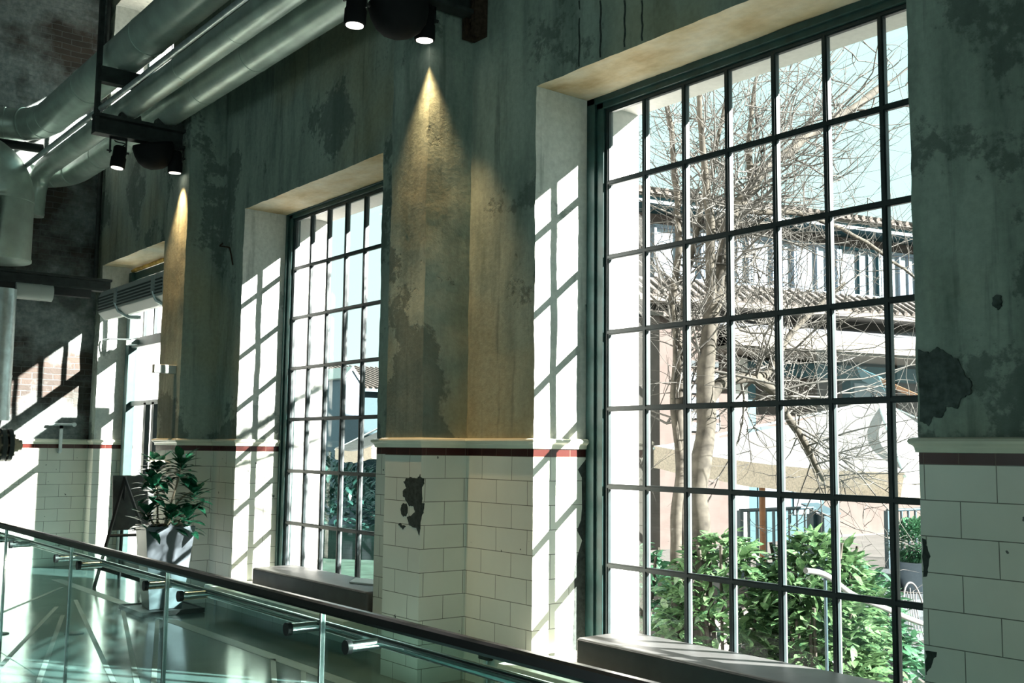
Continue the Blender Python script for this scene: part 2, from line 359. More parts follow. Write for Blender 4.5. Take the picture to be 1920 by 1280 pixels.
def patch(poly, plane, val, sign, name='exposed_mortar', th=.004, mat='mortar'):
    b = MB()
    if len(poly) < 17 or name == 'bare_render' or len(poly) > 20:      # crumbling outline
        out = []
        for i, (p0, q0) in enumerate(poly):
            p1, q1 = poly[(i+1) % len(poly)]; L = math.hypot(p1-p0, q1-q0)
            for k in range(4):
                t = k/4; v = noise.noise_vector(Vector((p0+(p1-p0)*t, q0+(q1-q0)*t, 1.3))*60)*min(.009, L*.2)*(1 if k else 0); out.append((p0+(p1-p0)*t+v.x, q0+(q1-q0)*t+v.y))
        poly = out
    if plane == 'x': pts = [(val, a, z) for a, z in poly]; e = (sign*th, 0, 0)
    else: pts = [(a, val, z) for a, z in poly]; e = (0, sign*th, 0)
    b.prism(pts, e); return b.build(name, M[mat], wall_right)
blotch = [(5.983,1.284),(5.965,1.288),(5.954,1.305),(5.894,1.316),(5.87,1.309),(5.834,1.308),(5.799,1.319),(5.782,1.338),(5.775,1.306),(5.772,1.0),(5.783,.944),(5.816,.99),(5.9,1.001),(5.919,1.035),(5.934,1.054),(5.872,1.07),(5.835,1.098),(5.863,1.129),(5.91,1.127),(5.942,1.158),(5.986,1.189),(5.987,1.221),(5.945,1.243)]
patch(blotch, 'x', PX+.002, -1)
patch([(3.836,1.319),(3.864,1.306),(3.865,1.274),(3.848,1.255),(3.848,1.152),(3.87,1.149),(3.864,1.088),(3.849,1.063),(3.836,.999)], 'y', 5.776, -1)
patch([(6.01,1.096),(6.001,1.126),(5.978,1.142),(5.941,1.142),(5.925,1.12),(5.923,1.081),(5.944,1.057),(5.974,1.052),(5.999,1.067)], 'x', PX+.002, -1)
patch([(6.039,.996),(6.009,1.011),(5.99,.995),(5.941,.995),(5.977,.968),(6.002,.982)], 'x', PX+.002, -1)
patch([(2.478,1.147),(2.461,1.142),(2.453,1.101),(2.442,1.074),(2.455,1.024),(2.461,.989),(2.478,.984)], 'x', TX+.002, -1)
patch([(2.478,.681),(2.426,.682),(2.45,.628),(2.474,.582),(2.478,.581)], 'x', TX+.002, -1)
patch([(2.467,1.95),(2.42,1.93),(2.38,1.955),(2.33,1.92),(2.29,1.90),(2.262,1.83),(2.235,1.80),(2.24,1.75),(2.28,1.735),(2.30,1.69),(2.35,1.70),(2.37,1.655),(2.41,1.66),(2.43,1.62),(2.468,1.64)], 'x', TX+.004, -1, 'bare_render', .015, 'render')
patch([(2.132,2.14),(2.115,2.15),(2.097,2.143),(2.096,2.102),(2.113,2.087),(2.133,2.106)], 'x', TX+.004, -1, 'bare_render', .015, 'render')
patch([(4.63,2.45),(4.675,2.0),(4.66,1.8),(4.665,1.6),(4.64,1.448),(4.57,1.379),(4.603,1.328),(4.608,1.135),(4.599,1.058),(4.565,.996),(4.609,.931),(4.57,.837),(4.54,.726),(4.544,.675),(4.548,.568),(4.530,.255),(4.70,.25),(4.70,2.45)], 'y', 5.072, -1)
for yc, z0, z1 in ((4.665, 3.835, 4.256), (4.476, 3.838, 4.193), (4.27, 3.84, 4.125), (4.128, 3.835, 4.076), (3.42, 3.84, 4.3)):
    k = [(yc+.004*math.sin(i*1.7), z0+(z1-z0)*i/8) for i in range(9)]
    patch([(a-.006, z) for a, z in k] + [(a+.006, z) for a, z in k[::-1]], 'x', TX+.002, -1)

# far wall, left wall, near wall, ceiling, floor
b = MB(); b.mi = 1; b.grid((-7, BACK, 0), (TX+7, 0, 0), (0, 0, ZB0), .25); b.mi = 2; b.grid((-7, BACK, ZB0), (TX+7, 0, 0), (0, 0, ZB1-ZB0), .25)
b.mi = 0; b.grid((-7, BACK, ZB1), (TX+7, 0, 0), (0, 0, ZC-ZB1), .07)
b.v = [Vector(v) + (noise.noise_vector(Vector(v)*5)*.012 if v[2] > ZB1+.01 else Vector((0,0,0))) for v in b.v]
b.mi = 0; b.box(-7, TX+.9, BACK+.05, BACK+.5, -.2, ZC)
tag(b.build('wall_back', [M['brick'], M['tile'], M['red']]), kind='structure')
LW = [(-3.2, -.4), (.9, 3.7), (5.0, 7.8), (9.1, 11.9)]          # unseen openings opposite, added and sized for the hall's ambient light
b = MB(); e0 = -4.0
for a, c in LW: b.box(-7.3, -7, e0, a, -.2, ZC); b.box(-7.3, -7, a, c, -.2, .9); b.box(-7.3, -7, a, c, 3.6, ZC); e0 = c
b.box(-7.3, -7, e0, BACK+.5, -.2, ZC); tag(b.build('wall_left', M['plaster']), kind='structure')
b = MB(); b.box(-7.3, -3, -4.3, -4, -.2, ZC); b.box(2.6, EX, -4.3, -4, -.2, ZC); b.box(-3, 2.6, -4.3, -4, -.2, .3); b.box(-3, 2.6, -4.3, -4, 2.9, ZC); tag(b.build('wall_front', M['plaster']), kind='structure')  # unseen opening added to brighten the faces turned this way
b = MB(); b.box(-7.3, EX, -4.3, BACK+.5, ZC, ZC+.2); tag(b.build('ceiling', M['iron']), kind='structure')
b = MB(); b.box(-7.3, EX-.01, -4.3, BACK+.1, -.2, 0); tag(b.build('floor', M['floor']), kind='structure')
# cornice moulding above the red band
CP = [(-.004, 1.508), (.010, 1.509), (.013, 1.528), (.017, 1.536), (.030, 1.546), (.034, 1.556), (.030, 1.566), (.018, 1.572), (-.004, 1.574)]
def cornice(path, n):
    b = MB(); b.sweep(CP, path); tag(b.build('trim_%d' % n, M['cornice']), kind='structure')
cornice([(4.655, .64), (TX, .64), (TX, 1.344), (PX, 1.344), (PX, 1.79), (TX, 1.79), (TX, 2.483), (4.655, 2.483)], 1)
cornice([(4.655, 5.07), (TX, 5.07), (TX, 5.774), (PX, 5.774), (PX, 6.219), (TX, 6.219), (TX, 6.93), (4.655, 6.93)], 2)
cornice([(4.655, 9.465), (TX, 9.465), (TX, 10.0), (PX, 10.0), (PX, 10.58), (TX, 10.58), (TX, 10.75), (4.56, 10.75)], 3)
cornice([(4.56, 13.75), (TX, 13.75), (TX, BACK), (-7, BACK)], 4)
# thin pale strips on the floor
def strip(n, p, q, w):
    p = Vector((*p, 0)); q = Vector((*q, 0)); d = (q-p).normalized(); s_ = Vector((-d.y, d.x, 0))*w/2
    b = MB(); b.prism([p-s_, p+s_, q+s_, q-s_], (0, 0, .002)); tag(b.build('trim_%d' % n, M['floor_strip']), kind='structure')
strip(5, (3.52, 12.6), (3.52, 4.0), .11)
for i, (p, q) in enumerate([((3.38,11.87),(2.2,10.0)),((2.95,10.5),(1.6,7.25)),((2.85,9.95),(1.6,6.2)),((3.22,10.85),(2.2,6.4)),((3.5,10.35),(2.3,6.4)),((3.46,9.3),(2.3,6.2)),((3.49,7.1),(2.5,5.0)),((3.47,6.6),(2.6,4.9))]): strip(6+i, p, q, .035)

# ------------------------------------------------------------------ steel windows
def steel_window(n, y_near, y_far, y_first, zs, zt, h0, cols, rows, step=.3340, dz=.4897, bottom=.297):
    w = empty('window_%d' % n, (GX, (y_near+y_far)/2, zs), kind='structure')
    f = MB()
    f.box(4.655, 4.745, y_first+.012, y_far, zs, zt); f.box(4.655, 4.745, y_near, y_first-step*cols-.012, zs, zt)
    f.box(4.655, 4.745, y_near, y_far, h0+.012, zt); f.box(4.655, 4.745, y_near, y_far, zs, bottom-.012)
    f.box(4.635, 4.66, y_first+.075, y_far, zs, zt); f.box(4.635, 4.66, y_near, y_far, h0+.05, zt); f.box(4.635, 4.66, y_near, y_first-step*cols-.05, zs, zt)
    f.build('window_frame', M['frame'], w, .004)
    g = MB(); bd = MB()
    for k in range(cols+1):
        y = y_first - step*k
        g.box(4.680, 4.700, y-.017, y+.017, bottom-.01, h0+.01); g.box(4.674, 4.682, y-.009, y+.009, bottom-.01, h0+.01); bd.box(4.706, 4.722, y-.008, y+.008, bottom-.01, h0+.01)
    for k in range(rows+1):
        z = h0 - dz*k if k < rows else bottom
        g.box(4.6795, 4.6995, y_first-step*cols-.015, y_first+.015, z-.017, z+.017); g.box(4.6735, 4.6815, y_first-step*cols, y_first, z-.009, z+.009); bd.box(4.7065, 4.7215, y_first-step*cols-.01, y_first+.01, z-.009, z+.009)
    g.build('glazing_bars', M['bars'], w); bd.build('putty_beads', M['bead'], w)
    p = MB(); p.add([(4.703, y_first-step*cols-.02, bottom-.02), (4.703, y_first+.02, bottom-.02), (4.703, y_first+.02, h0+.02), (4.703, y_first-step*cols-.02, h0+.02)], [(0, 1, 2, 3)])
    p.build('window_panes', M['glass'], w)
    s_ = MB(); s_.prism([(3.93, y_near-.01, .185), (3.95, y_near-.01, .242), (4.64, y_near-.01, .246), (4.64, y_near-.01, .15), (4.15, y_near-.01, .10), (4.03, y_near-.01, .12)], (0, y_far-y_near+.02, 0))
    s_.build('window_sill', M['sill'], w, .004)
    s_ = MB(); s_.prism([(4.74, y_near, .20), (5.2, y_near, .17), (5.2, y_near, .22), (4.74, y_near, .265)], (0, y_far-y_near, 0)); s_.build('outer_sill', M['stucco'], w)
    return w
steel_window(1, 2.483, 5.07, 4.919, .24, 3.82, 3.725, 7, 7)
steel_window(2, 6.93, 9.465, 9.349, .24, 3.785, 3.725, 7, 7)
steel_window(3, -1.947, .64, .488, .24, 3.82, 3.725, 7, 7)
w = empty('window_4', (GX, 12.4, UP[2]), kind='structure')
f = MB(); f.box(4.65, 4.74, UP[0], UP[0]+.08, UP[2], UP[3]); f.box(4.65, 4.74, UP[1]-.08, UP[1], UP[2], UP[3]); f.box(4.65, 4.74, UP[0], UP[1], UP[2], UP[2]+.07); f.box(4.65, 4.74, UP[0], UP[1], UP[3]-.07, UP[3])
f.build('window_frame', M['frame'], w)
g = MB()
for k in range(1, 4): y = UP[0]+.08+k*(UP[1]-UP[0]-.16)/4; g.box(4.68, 4.73, y-.016, y+.016, UP[2], UP[3])
for k in range(1, 2): z = UP[2]+k*(UP[3]-UP[2])/2; g.box(4.68, 4.73, UP[0], UP[1], z-.016, z+.016)
g.build('glazing_bars', M['bars'], w)
p = MB(); p.add([(4.703, UP[0], UP[2]), (4.703, UP[1], UP[2]), (4.703, UP[1], UP[3]), (4.703, UP[0], UP[3])], [(0, 1, 2, 3)]); p.build('window_panes', M['glass'], w)
# the glazed door in the far bay
d = empty('door_1', (4.6, 12.4, 0), kind='structure')
f = MB(); DA, DB = 10.75, 13.75
f.box(4.53, 4.64, DB-.15, DB-.03, 0, 3.72); f.box(4.57, 4.64, DA, DA+.12, 0, 3.72); f.box(4.57, 4.64, DA, DB-.03, 3.62, 3.72); f.box(4.56, 4.65, DA, DB-.03, 2.74, 2.86); f.box(4.58, 4.64, DA, DB-.03, 2.0, 2.06)
f.build('door_frame', M['frame'], d, .004)
g = MB()
for y in (13.27, 12.9, 12.5, 12.1, 11.7, 11.4): g.box(4.59, 4.63, y-.02, y+.02, 2.86, 3.62)
for y in (13.06, 12.78): g.box(4.58, 4.64, y-.04, y+.04, 0, 2.03)
g.box(4.585, 4.635, DA, DB-.05, 0, .12)
g.build('glazing_bars', M['bars'], d)
p = MB(); p.add([(4.61, DA+.1, .02), (4.61, DB-.1, .02), (4.61, DB-.1, 3.68), (4.61, DA+.1, 3.68)], [(0, 1, 2, 3)]); p.build('door_glass', M['glass'], d)
f = MB(); prev = None
pts = [(4.575, DB-.018, z*.12) for z in range(31)]
f.tube([(p_[0]+.006*math.sin(i*2.1), p_[1]+.004*math.cos(i*1.3), p_[2]) for i, p_ in enumerate(pts)], [.016+.007*abs(math.sin(i*1.9)) for i in range(31)], 8)
f.tube([(4.575+.005*math.sin(i*2.3), DB-.03-.1*i, 3.755) for i in range(26)], [.022+.006*abs(math.sin(i*1.7)) for i in range(26)], 8)
f.build('foam_seal', M['foam'], d)
f = MB(); f.obox((4.52, 13.45, 2.80), (1,0,0), (0,1,0), (0,0,1), .04, .10, .035); f.tube([(4.50, 13.38, 2.83), (4.30, 13.62, 2.84)], .010, 8); f.tube([(4.30, 13.62, 2.84), (4.24, 13.72, 2.83)], .012, 8)
f.build('door_closer', M['galv'], d, .004)
exec_after = []
# ------------------------------------------------------------------ bench cushions on the sills
def bench(y0, y1, label):
    t = empty('bench_cushion', (4.36, (y0+y1)/2, .246), label, 'bench', 'bench cushions in the window bays')
    b = MB(); b.box(4.17, 4.59, y0, y1, .247, .432); o = b.build('cushion', M['leather'], t, .022); o.modifiers['bevel'].segments = 4
    for p in o.data.polygons: p.use_smooth = True
    b = MB(); b.tube([(4.172, y0+.02, .418), (4.172, y1-.02, .418)], .005, 6); b.tube([(4.172, y0+.02, .262), (4.172, y1-.02, .262)], .005, 6); b.build('piping', M['leather'], t)
    return t
bench(2.52, 4.64, 'long dark grey padded bench cushion on the sill of the nearer window')
bench(6.97, 8.96, 'long dark grey padded bench cushion on the sill of the farther window')
b = MB(); b.prism([(4.32, 7.49, .433), (4.50, 7.70, .433), (4.60, 7.42, .433), (4.42, 7.21, .433)], (0, 0, .012))
tag(own(b.build('booklet', M['white'])), 'thin white booklet lying on the bench cushion of the farther window', 'booklet')

# ------------------------------------------------------------------ glass railing
RX = 2.0
r = empty('glass_railing', (RX, 4.5, 0), 'frameless glass railing with dark top rail and steel handrail along the floor', 'railing')
J = [-1.14, .46, 2.06, 3.663, 5.265, 6.87, 8.475, 10.08, 11.68]
for a, c in zip(J[:-1], J[1:]):
    b = MB(); b.box(RX-.006, RX+.006, a+.006, c-.006, .001, .885); b.build('glass_panel', M['railglass'], r)
for y in J[1:-1]:
    b = MB(); b.box(RX-.010, RX+.010, y-.006, y+.006, .001, .88); b.build('joint_strip', M['chrome'], r)
b = MB(); b.prism([(RX-.022, J[0], .878), (RX-.026, J[0], .888), (RX-.022, J[0], .912), (RX-.008, J[0], .918), (RX+.012, J[0], .918), (RX+.024, J[0], .910), (RX+.026, J[0], .888), (RX+.020, J[0], .878)], (0, J[-1]-J[0], 0)); b.build('top_rail', M['rail'], r)
b = MB(); b.tube([(RX+.115, J[0], .79), (RX+.115, J[-1], .79)], .021, 16); b.build('handrail', M['chrome'], r)
for y in J[1:-1]:
    for s_ in (-.235, .235):
        b = MB(); b.tube([(RX-.02, y+s_, .785), (RX+.112, y+s_, .785)], .021, 16); o = b.build('standoff', M['chrome'], r)
        b = MB(); b.tube([(RX-.034, y+s_, .785), (RX-.014, y+s_, .785)], .026, 20); b.build('end_cap', M['black'], o)

for x, y, lab in ((2.66, 8.95, 'flat dark round floor plate behind the glass railing, nearer the planter'), (2.17, 9.25, 'flat dark round floor plate behind the glass railing at the left edge')):
    b = MB(); b.lathe([(.075, 0), (.075, .004), (.06, .006), (0, .006)], (x, y, .001), (0,0,1), 24); tag(own(b.build('floor_plate', M['iron'])), lab, 'floor plate', 'round plates in the floor')

# ------------------------------------------------------------------ planted tub, tray, easel
def leaf_mesh(b, base, d, up, L, Wd, curl=.25):
    d = Vector(d).normalized(); s_ = d.cross(up)
    s_ = s_.normalized() if s_.length > 1e-3 else d.orthogonal().normalized()
    n = s_.cross(d).normalized(); base = Vector(base); vs = []
    for t, w in ((0, .06), (.25, .8), (.55, 1.0), (.8, .62), (1, .03)):
        c = base + d*(L*t) - n*(L*curl*t*t)
        vs += [c - s_*(Wd*.5*w) + n*(.12*Wd*w), c, c + s_*(Wd*.5*w) + n*(.12*Wd*w)]
    b.add(vs, [(i*3+j, i*3+j+1, i*3+j+4, i*3+j+3) for i in range(4) for j in range(2)], True)
pt = empty('potted_plant', (3.64, 9.72, .035), 'leafy rubber plant in a tall tapered blue-grey planter between the pilaster and the door', 'plant')
ca, sa = math.cos(.12), math.sin(.12)
def prot(x, y, z): return (3.65 + x*ca + y*sa*-1, 9.72 + x*sa*-1*-1 + y*ca, z) if False else (3.65 + x*ca + y*sa, 9.72 - x*sa + y*ca, z)
b = MB(); vs = []
for h, z in ((.145, .036), (.22, .775), (.205, .775), (.20, .70)): vs += [prot(sx*h, sy*h, z) for sx, sy in ((-1,-1),(1,-1),(1,1),(-1,1))]
b.add(vs, [(3,2,1,0)] + [(i*4+k, i*4+(k+1)%4, i*4+4+(k+1)%4, i*4+4+k) for i in range(3) for k in range(4)])
b.build('planter', M['pot'], pt, .004)
b = MB(); b.add([prot(sx*.2, sy*.2, .715) for sx, sy in ((-1,-1),(1,-1),(1,1),(-1,1))], [(0,1,2,3)]); b.build('soil', M['soil'], pt)
st = MB(); lf = MB(); r2 = random.Random(11)
stems = [((3.62,9.70,.71), (3.68,9.66,1.0), (3.74,9.68,1.20), (3.77,9.70,1.36)), ((3.58,9.72,.71), (3.56,9.70,1.0), (3.55,9.72,1.16), (3.54,9.70,1.34)), ((3.66,9.68,.71), (3.60,9.62,.95), (3.53,9.62,1.08), (3.48,9.60,1.17)), ((3.66,9.74,.71), (3.72,9.72,.92), (3.80,9.70,1.03), (3.90,9.68,1.09)), ((3.62,9.66,.71), (3.63,9.60,.80), (3.64,9.56,.86), (3.64,9.53,.90)), ((3.56,9.66,.71), (3.50,9.62,.80), (3.46,9.60,.86), (3.43,9.58,.90)), ((3.70,9.66,.71), (3.74,9.62,.8), (3.77,9.6,.86), (3.80,9.58,.88))]
for s_ in stems:
    P = spline(s_, 5); st.tube(P, [.011*(1-.5*i/len(P)) for i in range(len(P))], 7)
    tip = Vector(s_[-1]); n = 34 if s_[-1][2] > 1.0 else 22
    for k in range(n):
        a = k*2.4 + r2.random()*.4; el = -.25 + 1.25*(k/n) + r2.uniform(-.15, .2)
        dvec = Vector((math.cos(a)*math.cos(el), math.sin(a)*math.cos(el), math.sin(el)))
        leaf_mesh(lf, tip + Vector((0,0,-.16*(1-k/n))) + dvec*.015, dvec, Vector((0,0,1)), r2.uniform(.14, .20), r2.uniform(.07, .095), r2.uniform(.1, .45))
    for k in range(3):
        q = P[len(P)*(k+2)//6]; a = r2.random()*6.3; leaf_mesh(lf, q, (math.cos(a), math.sin(a), .3), Vector((0,0,1)), .12, .05, .3)
o = st.build('stems', M['stem'], pt); lf.build('foliage', M['houseleaf'], pt)
b = MB(); b.lathe([(.002, 0), (.012, .02), (.015, .045), (.009, .07), (.001, .085)], (3.775, 9.66, 1.365), (.05, 0, 1), 10); tag(b.build('flower_bud', M['white'], pt), 'pale closed bud at the top')
b = MB()
for k in range(9): a = k*.7; leaf_mesh(b, (3.52, 9.62, 1.365), (math.cos(a), math.sin(a)*.6 - .3, .25 - .05*(k % 3)), Vector((0,0,1)), .10 + .012*(k % 3), .04, .35)
tag(b.build('withered_leaves', M['sill'], pt), 'cream withered leaves at the top')
b = MB(); b.box(3.36, 3.93, 9.40, 10.02, .004, .034); b.box(3.36, 3.375, 9.40, 10.02, .034, .045); b.box(3.915, 3.93, 9.40, 10.02, .034, .045); b.box(3.375, 3.915, 9.40, 9.415, .034, .045); b.box(3.375, 3.915, 10.005, 10.02, .034, .045)
tag(own(b.build('plant_tray', M['black'])), 'flat black square tray under the tapered planter', 'tray')
e = empty('easel', (3.98, 11.95, 0), 'black wooden easel standing beside the far door behind the planter', 'easel')
ap = Vector((3.985, 11.88, 1.14))
for q in ((3.64, 11.65, 0), (4.34, 11.58, 0), (4.10, 12.26, 0)): b = MB(); b.tube([ap + (Vector(q)-ap)*-.02, q], .019, 4, True, False); b.build('leg', M['black'], e)
b = MB(); b.tube([(3.80, 11.755, .53), (4.18, 11.72, .53)], .016, 4, True, False); b.build('crossbar', M['black'], e)
b = MB(); b.obox((4.12, 11.95, .87), (1, .0, 0), (0, 1, -.12), (0, .12, 1), .235, .008, .30); tag(own(b.build('display_board', M['iron'])), 'dark board leaning on the black easel beside the door', 'board')

# ------------------------------------------------------------------ air curtain above the door, small wall box, sockets, hook
h = empty('air_curtain', (3.98, 11.9, 2.95), 'long pale grey air curtain heater hung across the top of the door', 'heater')
b = MB(); pr = [(3.90, 3.26), (3.93, 3.32), (4.14, 3.32), (4.14, 3.02), (3.98, 2.98), (3.90, 3.06)]
b.prism([(x, 10.75, z) for x, z in pr], (0, 2.1, 0)); b.build('body', M['heater'], h, .006)
b = MB()
for k in range(5): b.box(3.888, 3.902, 10.76, 12.84, 3.085+k*.036, 3.100+k*.036)
b.build('intake_slats', M['valve'], h)
for y in (12.2, 11.0):
    b = MB(); b.obox((3.89, y, 3.20), (1,0,0), (0,1,0), (0,0,1), .012, .045, .09); b.tube([(3.89, y, 3.12), (3.92, y-.03, 3.02), (4.02, y-.10, 2.955), (4.14, y-.14, 2.96)], .022, 6); b.build('mounting_bracket', M['galv'], h)
b = MB(); b.box(3.62, 3.838, 10.10, 10.17, 2.20, 2.285); o = own(b.build('wall_light', M['heater'], None, .006)); tag(o, 'small pale rectangular box light sticking out from the farther pilaster', 'light')
def socket(x, y, z, label):
    t = empty('wall_socket', (x, y, z), label, 'socket', 'sockets on the window wall')
    b = MB(); b.box(x-.045, x-.004, y-.055, y+.055, z-.02, z+.075); b.build('box', M['black'], t, .006)
    b = MB(); b.tube([(x-.018, y-.01, z-.02), (x-.018, y-.01, .004)], .009, 8); b.build('conduit', M['galv'], t)
socket(TX, 5.50, .19, 'small black socket box low on the tiled pier beside the nearer window')
socket(TX, 9.78, .19, 'small black socket box low on the tiled pier behind the planter')
b = MB(); b.tube(spline([(4.21, 9.96, 3.53), (4.17, 9.957, 3.49), (4.165, 9.90, 3.475), (4.165, 9.735, 3.44), (4.17, 9.70, 3.40), (4.18, 9.655, 3.26)], 4), .008, 6); tag(own(b.build('wire_hook', M['rust'])), 'bent rusty wire hook on the plaster left of the farther window', 'hook')

# ------------------------------------------------------------------ brackets, spotlights and round fixtures
def bracket(yb, label):
    t = empty('pipe_bracket', (TX, yb, 4.31), label, 'bracket', 'steel pipe brackets on the window wall')
    b = MB(); b.box(2.96, 4.15, yb-.06, yb+.06, 4.62, 4.65); b.box(2.96, 4.15, yb-.06, yb+.06, 4.455, 4.48); b.box(2.96, 4.15, yb+.02, yb+.05, 4.48, 4.62); b.build('beam', M['iron'], t)
    b = MB(); b.box(2.99, 4.16, yb-.05, yb+.05, 4.965, 5.115); b.build('upper_beam', M['iron'], t)
    b = MB(); b.box(4.09, 4.195, yb-.075, yb-.03, 4.31, 6.1); b.box(4.09, 4.195, yb+.03, yb+.075, 4.31, 6.1); b.box(4.16, 4.195, yb-.03, yb+.03, 4.31, 6.1)
    for k in range(22): b.box(4.11, 4.165, yb-.03, yb+.03, 4.34+k*.08, 4.365+k*.08)
    b.build('wall_strut', M['rust'], t)
    b = MB(); b.box(2.965, 3.005, yb-.03, yb+.03, 4.46, 6.0); b.build('hanger', M['iron'], t)
    for x, rr in ((3.295, .114), (3.675, .148)):
        b = MB(); b.prism([(x-rr*.9, yb-.05, 4.651), (x+rr*.9, yb-.05, 4.651), (x+rr*.8, yb-.05, 4.67+rr*.3), (x+rr*.3, yb-.05, 4.657), (x-rr*.3, yb-.05, 4.657), (x-rr*.8, yb-.05, 4.67+rr*.3)], (0, .1, 0)); b.build('pipe_saddle', M['iron'], t)
    return t
bracket(10.187, 'dark steel bracket carrying the pipes beside the farther window, at the far pilaster')
bracket(5.675, 'dark steel bracket at the top edge beside the nearer window')
def spotlight(x, y, zb, tilt, label):
    t = empty('spotlight', (x, y, zb), label, 'spotlight', 'black spotlights under the brackets')
    ax = Vector((tilt[0], tilt[1], 1)).normalized(); c = Vector((x, y, zb))
    b = MB(); b.lathe([(.052, .004), (.066, 0), (.070, .012), (.070, .10), (.062, .115), (.062, .20), (.050, .215)], c, ax, 28); b.build('housing', M['matt_black'], t)
    b = MB(); b.lathe([(.0, -.003), (.055, -.003), (.056, .003)], c, ax, 28); b.build('lens', M['lamp'], t)
    b = MB(); k = c + ax*.16; b.box(x-.082, x-.070, y-.012, y+.012, k.z-.02, 4.445); b.box(x+.070, x+.082, y-.012, y+.012, k.z-.02, 4.445); b.box(x-.082, x+.082, y-.012, y+.012, 4.43, 4.455); b.tube([(x+.06, y, k.z), (x+.105, y, k.z)], .012, 8); b.tube([(x-.105, y, k.z), (x-.06, y, k.z)], .008, 8)
    b.build('yoke', M['black'], t)
    b = MB(); b.tube(spline([c + ax*.21, c + ax*.25 + Vector((.04, 0, 0)), (x-.02, y+.02, 4.42), (x-.03, y+.02, 4.46)], 4), .006, 6); b.build('cable', M['black'], t)
    L = bpy.data.lights.new('spot_beam', 'SPOT'); L.energy = SPOT_W; L.color = (1.0, .63, .31); L.spot_size = math.radians(64); L.spot_blend = 1.0; L.shadow_soft_size = .03
    lo = bpy.data.objects.new('spot_beam', L); COL.objects.link(lo); lo.location = c - ax*.02; lo.rotation_euler = ax.to_track_quat('Z', 'Y').to_euler()
SPOT_W = 40
spotlight(3.20, 10.187, 4.156, (.10, -.02), 'black spotlight hanging from the farther bracket, the left one of its two')
spotlight(3.745, 10.13, 4.19, (-.03, -.05), 'black lit spotlight hanging from the farther bracket, above the pilaster corner')
spotlight(3.205, 5.675, 4.15, (.03, -.03), 'black lit spotlight at the top edge, left of the round fixture over the nearer pilaster')
spotlight(3.757, 5.712, 4.205, (-.03, -.05), 'black lit spotlight over the nearer pilaster, throwing a warm cone down its corner')
def bowl(x, y, z, label):
    t = empty('ceiling_fixture', (x, y, z), label, 'fixture', 'round black fixtures under the brackets')
    b = MB(); b.lathe([(.0, -.13), (.06, -.128), (.12, -.10), (.165, -.05), (.19, .02), (.20, .09), (.19, .12), (.0, .13)], (x, y, z), (-.25, -.1, 1), 36); b.build('bowl', M['matt_black'], t)
    b = MB(); b.tube([(x, y, z+.1), (x, y, 4.46)], .03, 12); b.build('mount', M['black'], t)
bowl(3.53, 5.66, 4.28, 'round black bowl-shaped fixture at the top edge beside the lit spotlight over the nearer pilaster')
bowl(3.56, 10.19, 4.34, 'round black bowl-shaped fixture under the farther bracket between its spotlights')

# ------------------------------------------------------------------ pipework
def pipe(name, path, rad, label, mat='duct', joints=(), group=None, n=28, cat='pipe'):
    t = empty(name, path[len(path)//2], label, cat, group)
    b = MB(); b.tube(path, rad, n); b.build('run', M[mat], t)
    for (p_, d_) in joints:
        b = MB(); d_ = Vector(d_).normalized(); p_ = Vector(p_); b.tube([p_ - d_*.012, p_ + d_*.012], rad*1.025, n); b.build('joint_band', M[mat], t)
    return t
def bend(a, b_, c, k=10):       # quadratic bend
    a, b_, c = Vector(a), Vector(b_), Vector(c); return [a*(1-t)**2 + b_*2*t*(1-t) + c*t*t for t in (i/k for i in range(k+1))]
yj = [(y, (0, 1, 0)) for y in (4.2, 6.4, 8.2, 9.3, 11.2, 12.3)]
pipe('insulated_pipe', [(3.675, 1.5, 4.818), (3.675, 7, 4.818)] + bend((3.675, 13.0, 4.818), (3.675, 13.76, 4.818), (3.05, 13.76, 4.80)) + [(1.5, 13.76, 4.80)], .148, 'grey pipe nearest the window wall, ending in a large elbow at the far corner', 'duct', [((3.675, y, 4.818), d_) for y, d_ in yj] + [((3.635, 13.30, 4.816), (-.3, 1, 0)), ((3.50, 13.56, 4.814), (-.8, 1, 0)), ((3.25, 13.72, 4.807), (-1, .3, 0)), ((3.05, 13.76, 4.80), (1, 0, 0))], 'grey pipes along the window wall')
pipe('insulated_pipe', [(3.295, 1.5, 4.784), (3.295, 7, 4.784)] + bend((3.295, 13.05, 4.784), (3.295, 13.42, 4.784), (3.275, 13.43, 4.50)) + [(3.265, 13.43, 4.24)], .114, 'grey pipe second from the window wall, bending down beside the thick upright duct', 'duct', [((3.295, y-.5, 4.784), d_) for y, d_ in yj] + [((3.272, 13.43, 4.46), (0, 0, 1)), ((3.268, 13.43, 4.36), (0, 0, 1)), ((3.266, 13.43, 4.27), (0, 0, 1))], 'grey pipes along the window wall')
pipe('thin_pipe', [(3.012, 1.5, 4.70), (3.012, 7, 4.70), (3.012, 13.8, 4.70)], .027, 'thin pale pipe running beside the second grey pipe', 'galv', [((3.012, 8.6, 4.70), (0, 1, 0))], None, 12)
pipe('ventilation_duct', [(3.244, 1.5, 5.312), (3.244, 7, 5.312)] + bend((3.244, 12.75, 5.312), (3.244, 13.50, 5.312), (2.6, 13.50, 5.312)) + [(1.2, 13.50, 5.312)], .192, 'thick upper grey duct above the other pipes with an elbow at the far wall', 'duct', [((3.244, y, 5.312), (0, 1, 0)) for y in (5.2, 7.4, 9.6, 11.4, 12.8)] + [((3.20, 13.08, 5.312), (-.3, 1, 0)), ((3.08, 13.30, 5.312), (-.7, 1, 0)), ((2.88, 13.44, 5.312), (-1, .4, 0)), ((2.60, 13.50, 5.312), (1, 0, 0))], None, 32, 'duct')
